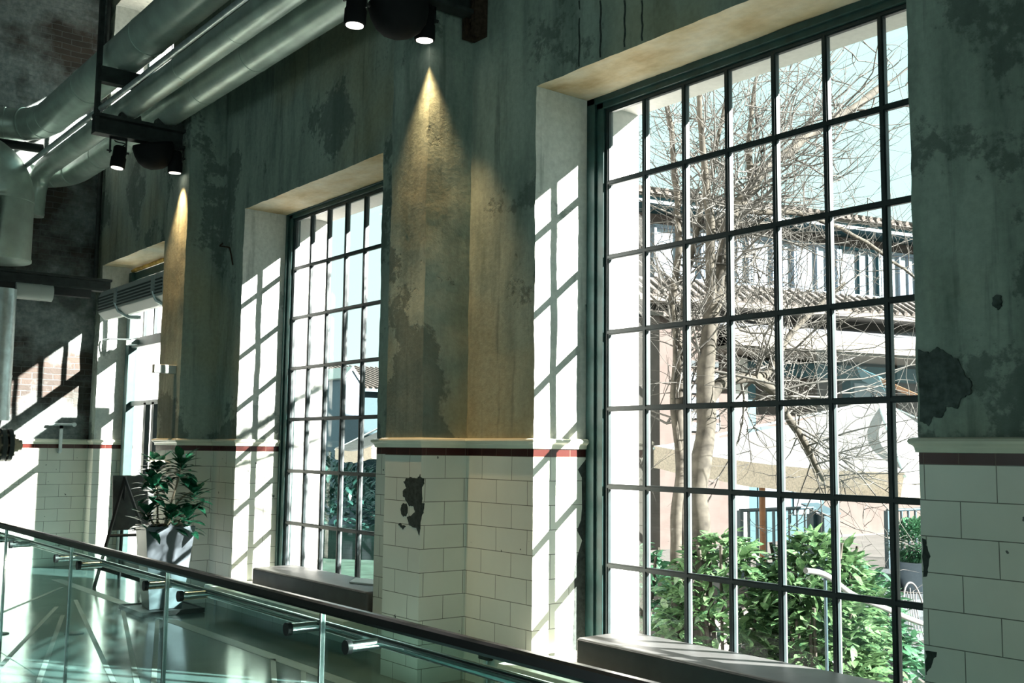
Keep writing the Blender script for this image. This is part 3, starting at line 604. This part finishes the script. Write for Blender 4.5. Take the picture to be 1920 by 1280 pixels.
pipe('vertical_duct', [(2.77, 12.9, 3.56), (2.77, 12.9, 4.25)] + bend((2.77, 12.9, 4.25), (2.77, 12.9, 4.68), (2.25, 12.9, 4.68)) + [(1.2, 12.9, 4.68)], .355, 'wide upright grey duct at the left edge above the dark beam', 'duct', [((2.77, 12.9, 4.26), (0, 0, 1)), ((2.77, 12.9, 3.58), (0, 0, 1))], None, 36, 'duct')
t = empty('cross_beam', (3.2, 13.37, 3.40), 'dark steel beam crossing the far wall below the wide upright duct', 'beam')
b = MB(); b.box(1.0, 4.19, 13.30, 13.44, 3.52, 3.55); b.box(1.0, 4.19, 13.30, 13.44, 3.395, 3.425); b.box(1.0, 4.19, 13.36, 13.38, 3.425, 3.52); b.build('beam', M['iron'], t)
b = MB(); b.box(1.0, 3.95, 13.32, 13.42, 3.30, 3.395); b.build('lower_rail', M['black'], t)
pipe('upright_pipe', [(2.905, 13.2, 1.77), (2.905, 13.2, 2.6), (2.905, 13.2, 3.29)], .165, 'shiny galvanised upright pipe at the left edge above the flanged valve', 'galv', [((2.905, 13.2, 2.28), (0, 0, 1)), ((2.905, 13.2, 3.22), (0, 0, 1)), ((2.905, 13.2, 1.80), (0, 0, 1))], None, 28)
pipe('branch_pipe', [(3.08, 13.36, 3.315), (3.30, 13.36, 3.315), (3.50, 13.36, 3.315)], .105, 'short pale horizontal pipe stub just under the dark beam', 'heater', [((3.36, 13.36, 3.315), (1, 0, 0))], None, 24)
t = empty('flange_valve', (2.78, 13.0, 1.5), 'black cast flanged valve below the shiny upright pipe at the left edge', 'valve')
b = MB(); b.tube(spline([(2.905, 13.2, 1.77), (2.86, 13.1, 1.68), (2.76, 13.0, 1.56), (2.70, 12.95, 1.36), (2.62, 12.95, 1.15), (2.60, 12.95, .6), (2.60, 12.95, .01)], 5), .085, 16); b.build('body', M['valve'], t)
for x, rr, th in ((2.94, .185, .045), (3.01, .185, .045)):
    b = MB(); b.tube([(x, 13.0, 1.49), (x+th, 13.0, 1.49)], rr, 28); o = b.build('flange', M['valve'], t)
    for k in range(8): a = k*math.pi/4; b = MB(); b.tube([(x-.015, 13.0+.15*math.cos(a), 1.49+.15*math.sin(a)), (x+th+.02, 13.0+.15*math.cos(a), 1.49+.15*math.sin(a))], .018, 6); b.build('bolt', M['brass'], o)
b = MB(); b.tube([(2.74, 13.0, 1.49), (3.09, 13.0, 1.49)], .10, 18); b.tube([(3.06, 13.0, 1.49), (3.13, 13.0, 1.49)], .085, 6); b.tube([(3.12, 13.0, 1.49), (3.17, 13.0, 1.49)], .06, 12); b.build('outlet', M['brass'], t)
b = MB(); b.tube([(2.45, 12.95, 1.17), (2.76, 12.95, 1.17)], .13, 22); b.build('lower_flange', M['valve'], t)
pipe('dark_pipe', [(1.0, 13.35, 5.02), (2.5, 13.35, 5.03), (3.30, 13.35, 5.06)], .055, 'thin black pipe crossing the far wall under the duct elbow', 'black', [((3.1, 13.35, 5.055), (1, 0, 0))], None, 14)
pipe('corner_conduit', [(4.15, 13.86, 3.56), (4.15, 13.86, 5.2), (4.15, 13.86, 7.9)], .028, 'thin dark upright conduit in the far corner above the dark beam', 'iron', [((4.15, 13.86, 4.4), (0, 0, 1))], None, 10, 'conduit')
b = MB(); b.box(3.83, 3.865, 13.90, 13.93, 1.41, 1.74); b.box(3.83, 3.865, 13.90, 13.975, 1.70, 1.74); b.tube([(3.85, 13.93, 1.42), (3.85, 13.975, 1.42)], .025, 8); tag(own(b.build('wall_strap', M['galv'])), 'grey metal strap fixed over the red band on the far wall', 'strap')
b = MB(); b.tube([(4.0, 13.98, 1.755), (4.0, 13.90, 1.755)], .028, 10); b.tube([(4.0, 13.92, 1.755), (3.70, 13.92, 1.75)], .018, 10); tag(own(b.build('pipe_stub', M['galv'])), 'short pale pipe stub on the far wall above the red band', 'pipe')

# ================================================================== outside
GZ = -.9
b = MB(); b.grid((EX, -30, GZ), (120, 0, 0), (0, 230, 0), 6); b.v = [Vector(v) + Vector((0, 0, -.01*max(0, v[1]-20))) for v in b.v]
tag(b.build('ground', M['grass']), kind='structure')
b = MB(); b.box(7.2, 40, -2, 11.6, GZ-.02, GZ+.02); tag(b.build('paved_court', M['paving']), kind='structure')
# ---- trees
def tree(label, x, y, limbs, ntw, seed, group=None):
    t = empty('bare_tree', (x, y, GZ), label, 'tree', group); tb = MB(); tw = MB(); R = random.Random(seed); src = []
    for pts, r0, r1 in limbs:
        P = spline(pts, 5); L = len(P)
        P = [p + noise.noise_vector(p*3.1)*.03 for p in P]
        tb.tube(P, [(r0 + (r1-r0)*(i/(L-1)))*(1+.12*noise.noise(P[i]*6)) for i in range(L)], 12)
        for i in range(L//3, L): src.append((P[i], (P[min(i+1, L-1)]-P[i-1]).normalized(), r0 + (r1-r0)*(i/(L-1))))
    def shoot(p, d, L, r, depth):
        n = 6; q = Vector(p); path = [q.copy()]; dd = Vector(d)
        for k in range(n):
            dd = (dd + Vector((R.gauss(0, .16), R.gauss(0, .16), R.gauss(.02, .14)))).normalized(); q = q + dd*(L/n); path.append(q.copy())
        if min(q_.x for q_ in path) < 5.3: return
        tw.tube(path, [r*(1-.75*k/n) for k in range(n+1)], 4, False)
        if depth > 0:
            for k in range(R.randint(2, 4)):
                i = R.randint(1, n); side = Vector((R.gauss(0, 1), R.gauss(0, 1), R.gauss(.2, .8))).normalized()
                shoot(path[i], (dd*.7 + side).normalized(), L*R.uniform(.4, .75), r*.6, depth-1)
    for k in range(ntw):
        p, d, r = R.choice(src); side = Vector((R.gauss(.25, 1), R.gauss(0, .8), R.gauss(.35, .8))).normalized()
        shoot(p, (d*.5 + side).normalized(), R.uniform(.5, 1.5), min(.013, max(.005, r*.3)), 2)
    tb.build('trunk', M['bark'], t); tw.build('twigs', M['twig'], t)
tree('main bare tree outside the nearer window, thick leaning trunk with a low broken limb', 5.98, 5.3, [
    ([(5.98,5.3,-.95),(5.979,5.3,.577),(5.974,5.3,1.226),(6.025,5.3,1.591),(6.052,5.3,1.869),(6.062,5.3,2.247),(6.132,5.3,2.523),(6.252,5.32,2.823),(6.35,5.34,3.119),(6.496,5.36,3.394),(6.731,5.38,3.648),(7.061,5.42,3.906),(7.569,5.46,4.228),(8.135,5.5,4.566),(8.935,5.5,5.022)], .085, .035),
    ([(6.15,5.3,2.56),(6.13,5.3,2.904),(6.103,5.28,3.148),(6.068,5.26,3.35),(6.016,5.25,3.591),(5.984,5.25,3.918),(5.944,5.25,4.245),(5.925,5.25,4.9)], .042, .016),
    ([(6.05,5.3,1.86),(6.2,5.28,1.99),(6.284,5.27,2.03),(6.505,5.24,2.06),(6.731,5.2,1.966),(6.888,5.2,1.802),(7.075,5.2,1.645),(7.197,5.2,1.509),(7.362,5.2,1.285)], .052, .022),
    ([(6.537,5.24,2.06),(6.707,5.25,2.10),(6.898,5.28,2.242),(7.153,5.3,2.494),(7.373,5.3,2.668),(7.836,5.3,2.964)], .036, .016),
    ([(6.35,5.34,3.1),(6.7,5.7,3.4),(7.3,6.0,3.5),(8.0,6.2,3.65)], .04, .014), ([(6.73,5.38,3.65),(6.7,5.4,4.1),(6.9,5.45,4.6)], .03, .012), ([(6.5,5.36,3.4),(7.1,5.2,3.45),(7.9,5.1,3.3),(8.6,5.0,3.0)], .028, .01)], 190, 3)
tree('slender bare tree of thin upright stems left of the main leaning tree', 6.1, 5.6, [
    ([(6.05,5.6,-.95),(6.054,5.6,.542),(6.058,5.6,1.081),(6.108,5.6,1.445),(6.074,5.6,1.731),(6.112,5.6,2.021),(6.066,5.6,2.35),(6.032,5.6,2.68),(6.083,5.6,3.022),(6.092,5.6,3.363),(6.063,5.6,3.701),(6.005,5.6,4.121),(5.946,5.6,4.6)], .048, .018),
    ([(6.16,5.6,-.95),(6.143,5.6,.576),(6.128,5.6,.959),(6.119,5.6,1.283),(6.195,5.6,1.693),(6.186,5.6,2.107),(6.165,5.6,2.525),(6.205,5.6,2.952),(6.347,5.6,3.315),(6.466,5.6,3.684),(6.617,5.6,4.158),(6.758,5.6,4.7)], .04, .016),
    ([(6.11,5.6,1.45),(5.98,5.55,1.75),(5.93,5.5,2.1),(5.95,5.5,2.6)], .03, .012)], 85, 5)
# ---- laurel shrubs
def shrub(x, y, z1, rx, ry, n, mat, label, seed, group='laurel shrubs under the window'):
    t = empty('laurel_shrub', (x, y, GZ), label, 'shrub', group); R = random.Random(seed); lb = MB(); sb = MB(); H = z1-GZ
    for k in range(9):
        a = R.random()*6.3; top = Vector((x + math.cos(a)*rx*.6, y + math.sin(a)*ry*.6, z1 - .25*R.random()))
        sb.tube(spline([(x+R.gauss(0,.05), y+R.gauss(0,.05), GZ), (x+math.cos(a)*rx*.3, y+math.sin(a)*ry*.3, GZ+H*.5), top], 4), .012, 5)
    for k in range(n):
        a = R.random()*6.283; u = R.uniform(-.15, 1); rr = math.sqrt(max(0, 1-max(0, u)**2))*(R.random()**.22)
        p = Vector((x + math.cos(a)*rx*rr, y + math.sin(a)*ry*rr, GZ + H*.45 + u*H*.55 + R.gauss(0, .03)))
        if u < .2: p.z = GZ + R.uniform(.1, .6)*H
        d = Vector((math.cos(a) + R.gauss(0, .6), math.sin(a) + R.gauss(0, .6), R.gauss(.35, .5)))
        leaf_mesh(lb, p, d, Vector((R.gauss(0, .3), R.gauss(0, .3), 1)), R.uniform(.09, .15), R.uniform(.042, .062), R.uniform(.1, .4))
    sb.build('stems', M['bark'], t); lb.build('foliage', M[mat], t)
shrub(5.95, 5.05, .88, .45, .55, 1500, 'leaf', 'light green laurel shrub around the foot of the main tree', 21)
shrub(6.45, 4.65, .90, .55, .5, 1700, 'leaf', 'tall light green laurel shrub right of the main trunk, level with the dark railing', 22)
shrub(6.15, 4.42, .60, .42, .40, 1300, 'leaf', 'low light green laurel shrub close to the glass, left of the white curved pipe', 23)
shrub(7.15, 4.75, .60, .45, .40, 1100, 'leaf_deep', 'dark green shrub in front of the stone steps, behind the white curved pipe', 24)
shrub(6.3, 3.40, .20, .6, .42, 1300, 'leaf_deep', 'low dark green shrub beneath the white curved pipe at the right end of the window', 25)
shrub(6.0, 6.0, .75, .4, .4, 700, 'leaf_deep', 'dark shrub behind the slender tree stems near the wall end', 26)
shrub(6.1, 7.4, .52, .26, .26, 260, 'leaf', 'small leafy shrub seen at the right side of the farther window', 27)
# ---- white curved pipe on posts
t = empty('curved_pipe', (6.2, 3.9, GZ), 'white curved pipe rail arching over the shrubs outside the nearer window', 'pipe')
b = MB(); b.tube(spline([(5.34,3.906,.807),(5.394,3.906,.801),(5.487,3.906,.784),(5.60,3.906,.742),(5.818,3.906,.63),(6.165,3.906,.521),(6.584,3.906,.39),(7.3,3.906,.22)], 6), .018, 10); b.build('rail', M['hose'], t)
b = MB(); b.tube([(5.552, 3.92, GZ), (5.552, 3.92, .755)], .010, 8); b.build('post', M['navy'], t)
b = MB(); b.tube([(7.25, 3.906, GZ), (7.25, 3.906, .22)], .014, 8); b.build('post', M['galv'], t)
# ---- courtyard building, drawn in its own frame: u along the front, o out of it
FA = math.radians(-13); FO = Vector((16.57, 16, 0)); FU = Vector((math.cos(FA), math.sin(FA), 0)); FN = Vector((math.sin(FA), -math.cos(FA), 0))
def fp(u, o, z): return FO + FU*u + FN*o + Vector((0, 0, z))
def fbox(b, u0, u1, o0, o1, z0, z1): c = fp((u0+u1)/2, (o0+o1)/2, (z0+z1)/2); b.obox(c, FU, FN, (0,0,1), abs(u1-u0)/2, abs(o1-o0)/2, abs(z1-z0)/2)
B_ = empty('courtyard_building', fp(5, 0, -.5), 'two-storey pinkish building across the courtyard with tiled roof and blue-grey trim', 'building')
def part(name, mat, boxes, parent=None):
    b = MB()
    for x in boxes: fbox(b, *x)
    return b.build(name, M[mat], parent or B_)
part('walls', 'pink', [(-.9, 12, -.3, -7, -.6, 4.9), (-.9, 12, -.3, -7, 4.9, 6.9)])
part('eaves_gutter', 'teal', [(-1.2, 12.3, .55, -.3, 6.78, 6.92)]); part('eaves_board', 'fascia', [(-1.2, 12.3, .6, -.3, 6.92, 6.98)])
b = MB(); pr = [(.7, 6.96), (.7, 7.02), (-3.5, 8.2), (-7.5, 7.0), (-7.5, 6.96)]
b.prism([fp(-1.3, o, z) for o, z in pr], FU*13.8)
for k in range(60): u = -1.25 + k*.23; b.tube([fp(u, .74, 7.03), fp(u, -3.4, 8.19)], .06, 6)
b.build('tiled_roof', M['roof'], B_)
for k in range(9):
    u0 = .1 + k*1.32
    f = part('upper_window', 'teal' if k == 4 else 'gable', [(u0-.03, u0+1.27, .0, -.28, 5.28, 5.34), (u0-.03, u0+1.27, 0, -.28, 6.42, 6.48), (u0-.03, u0+.03, 0, -.28, 5.3, 6.45), (u0+1.21, u0+1.27, 0, -.28, 5.3, 6.45), (u0+.60, u0+.64, -.02, -.28, 5.3, 6.45), (u0+.92, u0+.94, -.05, -.28, 5.3, 6.45)])
    part('pane', 'skyglass', [(u0, u0+1.24, -.1, -.14, 5.32, 6.44)], f)
b = MB(); pr = [(.2, 5.24), (.2, 5.16), (.9, 4.72), (.9, 4.80)]
b.prism([fp(-.9, o, z) for o, z in pr], FU*13)
for k in range(48): u = -.8 + k*.26; b.tube([fp(u, .18, 5.24), fp(u, .93, 4.80)], .055, 6)
b.build('lower_tiles', M['roof'], B_); part('lower_eaves', 'fascia', [(-.9, 12, .2, .95, 4.62, 4.72)])
b = MB(); b.prism([fp(.9, o, z) for o, z in [(-.3, 4.52), (-.3, 4.44), (1.6, 4.02), (1.6, 4.10)]], FU*11); b.build('canopy_sheet', M['slab'], B_)
part('canopy_fascia', 'fascia', [(.9, 12, 1.55, 1.63, 3.72, 4.08)]); part('canopy_soffit', 'fascia', [(.9, 12, 1.55, -.3, 3.66, 3.72)])
part('lintel_beam', 'teal', [(2.3, 12, .12, -.3, 3.26, 3.58)])
part('doorway_post', 'teal', [(2.38, 2.66, .15, -.3, -.5, 3.3)]); part('column', 'stucco', [(1.85, 2.32, .3, -.3, -.5, 3.6)]); part('column', 'pink', [(1.15, 1.8, .3, -.3, -.5, 3.6)])
f = part('ground_window', 'teal', [(5.6, 7.0, .0, -.28, 2.75, 3.25), ]); part('pane', 'skyglass', [(5.7, 6.2, .03, -.05, 2.82, 3.18), (6.3, 6.9, .03, -.05, 2.82, 3.18)], f)
f = part('glazed_door', 'teal', [(2.8, 4.7, .02, -.28, -.5, 2.1)]); part('pane', 'skyglass', [(2.9, 3.7, .05, -.05, .2, 1.1), (3.8, 4.6, .05, -.05, .1, 1.9)], f)
part('plinth', 'stucco', [(4.9, 12, .12, -.3, -.6, -.42)])
# ---- the low louvred annex left of it
A_ = empty('louvred_annex', fp(.6, 1.6, -.6), 'low pink annex with a grey louvred front seen behind the tree stems', 'building')
def apart(name, mat, boxes):
    b = MB()
    for x in boxes: fbox(b, *x)
    return b.build(name, M[mat], A_)
apart('walls', 'pink', [(-.6, .86, 1.2, -.25, -.6, 4.3)])
b = MB(); b.prism([fp(-.7, o, z) for o, z in [(-.2, 4.60), (1.5, 4.30), (1.5, 4.22), (-.2, 4.48)]], FU*1.6); b.build('roof', M['roof'], A_)
apart('louvre_frame', 'stone', [(-.1, .84, 1.24, 1.18, 3.25, 3.38), (-.1, .84, 1.24, 1.18, 1.0, 1.1)]); apart('louvres', 'gable', [(-.05, .82, 1.26, 1.19, 1.15+k*.26, 1.32+k*.26) for k in range(8)])
# ---- terrace, steps, railings
b = MB(); fbox(b, -2, 12, .0, 4.6, -.9, -.5); tag(b.build('terrace', M['paving']), kind='structure')
b = MB(); b.box(10.2, 16, 7.3, 7.88, -.88, .02); b.box(10.2, 16, 6.8, 7.3, -.88, -.16); b.box(10.4, 16, 6.35, 6.8, -.88, -.36); tag(own(b.build('stone_steps', M['stone'])), 'dark grey stone steps behind the shrubs at the right of the nearer window', 'steps')
b = MB(); b.box(9.0, 22, 7.89, 11.5, -.9, .0); tag(b.build('raised_walk', M['paving']), kind='structure')
def railing(p, q, z0, z1, n, label):
    t = empty('balustrade', ((p[0]+q[0])/2, (p[1]+q[1])/2, z0), label, 'railing', 'steel railings outside'); P = Vector((*p, 0)); Q = Vector((*q, 0))
    for z in (z0+.09, z1): b = MB(); b.tube([P + Vector((0,0,z)), Q + Vector((0,0,z))], .022, 6); b.build('rail', M['navy'], t)
    for k in range(n+1):
        c = P.lerp(Q, k/n); b = MB(); th = .03 if k in (0, n) else .013; b.box(c.x-th, c.x+th, c.y-th, c.y+th, z0, z1); b.build('post' if k in (0, n) else 'baluster', M['navy'], t)
railing((9.72, 8.0), (11.1, 8.0), -.05, .835, 9, 'blue-grey steel railing behind the laurel shrubs, left of the wide gate post')
railing((12.72, 8.0), (14.6, 8.0), -.05, .755, 11, 'blue-grey steel railing behind the potted shrub at the right of the nearer window')
b = MB(); b.box(11.12, 11.42, 7.85, 8.15, 0, .75); b.prism([(11.1, 7.83, .75), (11.44, 7.83, .75), (11.44, 8.17, .86), (11.1, 8.17, .86)], (0, 0, .02)); tag(own(b.build('gate_post', M['navy'])), 'wide blue-grey gate post with a slanted pale top beside the railing', 'post')
t = empty('potted_shrub', (12.0, 7.15, -.158), 'round green shrub in a pale pot at the right edge of the nearer window', 'plant')
b = MB(); b.lathe([(.16, 0), (.20, .1), (.24, .34), (.26, .36), (.22, .36)], (12.0, 7.15, -.155), (0,0,1), 20); b.build('pot', M['gable'], t)
lb = MB(); R = random.Random(31)
for k in range(2200):
    v = Vector((R.gauss(0,1), R.gauss(0,1), R.gauss(0,1))).normalized(); p = Vector((12.0, 7.15, .44)) + Vector((v.x*.33, v.y*.33, v.z*.27))*R.random()**.3
    leaf_mesh(lb, p, v + Vector((R.gauss(0,.5), R.gauss(0,.5), .3)), Vector((0,0,1)), .07, .03)
lb.build('foliage', M['leaf_deep'], t)
# ---- wire chair
t = empty('wire_chair', (10.2, 6.0, GZ), 'white scrolled wire garden chair at the lower right corner of the nearer window', 'chair')
cx, cy, cz = 10.08, 6.02, -.38
b = MB(); b.tube(spline([(cx-.19, cy, cz-.02), (cx-.22, cy+.04, cz+0.234), (cx-.12, cy+.07, cz+0.494), (cx, cy+.08, cz+0.572), (cx+.12, cy+.07, cz+0.494), (cx+.22, cy+.04, cz+0.234), (cx+.19, cy, cz-.02)], 5), .010, 8)
for k in range(5): x = -.13+k*.065; b.tube(spline([(cx+x, cy+.02, cz+0.026), (cx+x*.6, cy+.06, cz+0.312), (cx+x*.9, cy+.08, cz+0.52-abs(x)*.5)], 4), .006, 6)
b.build('back', M['hose'], t)
b = MB()
for k in range(9):
    for s_ in (-1, 1): b.tube([(cx-.2+.05*k, cy, cz), (cx-.2+.05*k+s_*.10, cy-.34, cz)], .006, 5)
b.tube([(cx-.22, cy, cz), (cx-.22, cy-.36, cz), (cx+.22, cy-.36, cz), (cx+.22, cy, cz), (cx-.22, cy, cz)], .011, 6); b.build('seat', M['hose'], t)
for sx, sy in ((-.2, 0), (.2, 0), (-.2, -.34), (.2, -.34)): b = MB(); b.tube([(cx+sx, cy+sy, cz), (cx+sx*1.15, cy+sy*1.05, GZ+.03)], .011, 6); b.build('leg', M['hose'], t)
# ---- parasols
def parasol(name_label, c, peak, drop, polefoot, ptop):
    t = empty('parasol', (polefoot[0], polefoot[1], GZ), name_label, 'parasol', 'white canvas parasols'); C_ = [Vector(p) for p in c]; pk = Vector(peak)
    b = MB(); n = 10
    for i in range(4):
        a, d_ = C_[i], C_[(i+1) % 4]; vs = []
        for j in range(n+1):
            t_ = j/n; row = []
            for k in range(n+1):
                s_ = k/n; e_ = a.lerp(d_, s_); p = e_.lerp(pk, t_); p.z -= .10*math.sin(math.pi*s_)*(1-t_)*.6 + .16*math.sin(math.pi*t_)*.6; vs.append(p)
        b.add(vs, [(j*(n+1)+k, j*(n+1)+k+1, (j+1)*(n+1)+k+1, (j+1)*(n+1)+k) for j in range(n) for k in range(n)], True)
    b.build('canopy', M['canvas'], t)
    b = MB(); n = 14
    for i in range(4):
        a, d_ = C_[i], C_[(i+1) % 4]; vs = []
        for k in range(n+1):
            s_ = k/n; e_ = a.lerp(d_, s_); e_.z -= .10*math.sin(math.pi*s_)*.6; vs += [e_, e_ + Vector((0, 0, -drop)) + (e_-pk).normalized()*.02*math.sin(k*1.7)]
        b.add(vs, [(2*k, 2*k+2, 2*k+3, 2*k+1) for k in range(n)], True)
    b.build('valance', M['valance'], t)
    for q in C_: b = MB(); b.tube([pk + Vector((0,0,-.06)), q + Vector((0,0,-.03))], .016, 6); b.build('rib', M['galv'], t)
    pf = Vector(polefoot); b = MB(); b.tube([pf, (pf.x, pf.y, ptop)], .035, 10); b.build('pole', M['wood'], t)
    return t
p1 = parasol('large white square parasol with beige valance outside the nearer window', [(8.56,5.2,1.335),(8.20,7.9,1.56),(11.2,8.3,1.60),(11.5,5.5,1.40)], (10.75,6.85,2.16), .235, (9.62,7.6,GZ), 1.68)
b = MB(); b.obox((11.0, 6.55, 2.17), (.25, -.85, -.42), (1, .3, 0), (0, .4, .9), .62, .045, .04); b.build('cantilever_arm', M['wood'], p1)
b = MB(); b.obox((10.86, 6.98, 2.36), (.25, -.85, -.42), (1, .3, 0), (0, .4, .9), .14, .07, .09); b.build('crank_box', M['teal'], p1)
parasol('white parasol seen through the farther window in front of the shaded garden', [(8.05,14.5,1.50),(7.2,12.0,1.53),(9.8,11.4,1.6),(10.6,14.0,1.6)], (8.9,13.0,2.3), .16, (8.9,13.0,GZ), 2.26)
b = MB(); b.box(5.45, 5.72, 11.32, 11.72, GZ, 3.0); b.box(5.40, 5.77, 11.27, 11.77, 3.0, 3.12); tag(b.build('added_shade_post', M['stucco']), kind='structure')  # unseen post added to cast shade on the far wall by the door
# ---- gabled house, garden beds and the hillside town
H_ = empty('gabled_house', (17.6, 30, -1), 'small blue-grey gabled house with a tiled roof seen through the farther window', 'house')
b = MB(); b.prism([(16.98,30,-1.2),(17.56,30,-1.2),(17.56,30,3.62),(17.2,30,4.05),(16.98,30,3.72)], (.3, 9, 0)); b.build('gable_wing', M['gable'], H_)
b = MB(); b.prism([(17.54,29.95,3.58),(17.2,29.95,4.02),(17.2,29.95,4.14),(17.66,29.95,3.6)], (.3, 9.1, 0)); b.prism([(16.9,29.95,3.70),(17.2,29.95,4.02),(17.2,29.95,4.14),(16.84,29.95,3.74)], (.3, 9.1, 0)); b.build('gable_verge', M['stucco'], H_)
b = MB(); b.box(17.6, 22, 30.6, 38, -1.2, 3.45); b.build('main_wing', M['teal_render'], H_)
b = MB(); b.prism([(17.55,30.3,3.45),(17.55,34.3,4.5),(17.55,38.2,3.45)], (4.6, 0, 0))
for k in range(20): b.tube([(17.75+k*.22, 30.3, 3.48), (17.75+k*.22, 34.2, 4.5)], .05, 6)
b.build('tiled_roof', M['roof'], H_)
b = MB(); b.box(17.58, 22.1, 30.28, 30.4, 3.36, 3.46); b.build('gutter', M['teal'], H_)
def bush(x, y, z0, rx, rz, n, label, seed, L=.22):
    t = empty('garden_bush', (x, y, z0), label, 'bush', 'dark garden bushes'); R = random.Random(seed); lb = MB()
    for k in range(n):
        v = Vector((R.gauss(0,1), R.gauss(0,1), R.gauss(.3,1))).normalized(); p = Vector((x, y, z0 + rz*.4)) + Vector((v.x*rx, v.y*rx, abs(v.z)*rz*.7))*R.random()**.3
        leaf_mesh(lb, p, v + Vector((R.gauss(0,.6), R.gauss(0,.6), .3)), Vector((0,0,1)), L, L*.45)
    lb.build('foliage', M['shade_toned_leaf'], t)
for i, (x, y, rx, rz, lab) in enumerate([(9.6, 20.0, 1.0, 1.7, 'dark bush behind the parasol post seen through the farther window'), (11.6, 21.0, 1.3, 1.9, 'wide dark bush under the farther parasol, right of the first bush'), (13.4, 23.5, 1.5, 2.0, 'dark bush in front of the gabled house'), (15.6, 28.0, 1.5, 2.2, 'dark bush left of the gabled house')]):
    bush(x, y, GZ-.15, rx, rz, 500, lab, 50+i)
b = MB()
b.grid((20, 90, -5), (110, 0, 0), (0, 90, 0), 6)
b.v = [Vector((v[0], v[1], -4 + 17*max(0, min(1, (v[1]-92)/60))*(.9+.25*noise.noise(Vector((v[0]*.03, v[1]*.03, 0)))) + 1.2*noise.noise(Vector((v[0]*.08, v[1]*.08, 3))))) for v in b.v]
tag(b.build('hillside', M['hill']), kind='structure')
R = random.Random(77); placed = []
while len(placed) < 34:
    y = R.uniform(102, 158); x = y*R.uniform(.40, .66)
    if any(abs(x-a) < 5 and abs(y-c) < 5.4 for a, c in placed): continue
    placed.append((x, y)); z = -4 + 17*max(0, min(1, (y-92)/60))*(.9+.25*noise.noise(Vector((x*.03, y*.03, 0))))
    w_ = R.uniform(2.2, 4); h_ = R.uniform(2.4, 4.5); b = MB(); b.box(x-w_/2, x+w_/2, y-2, y+2, z-2, z+h_); b.mi = 1; b.prism([(x-w_/2-.2, y-2.2, z+h_), (x+w_/2+.2, y-2.2, z+h_), (x, y-2.2, z+h_+1.1)], (0, 4.4, 0))
    b.mi = 2
    for q in range(2): b.box(x-w_*.3+q*w_*.35, x-w_*.3+q*w_*.35+.6, y-2.03, y-1.9, z+h_*.5, z+h_*.5+.9)
    tag(own(b.build('hillside_house', [M[R.choice(['stucco', 'fascia', 'pink'])], M['roof'], M['gable']])), 'tiny pale house on the far hazy hillside', 'house', 'houses of the far hillside town')
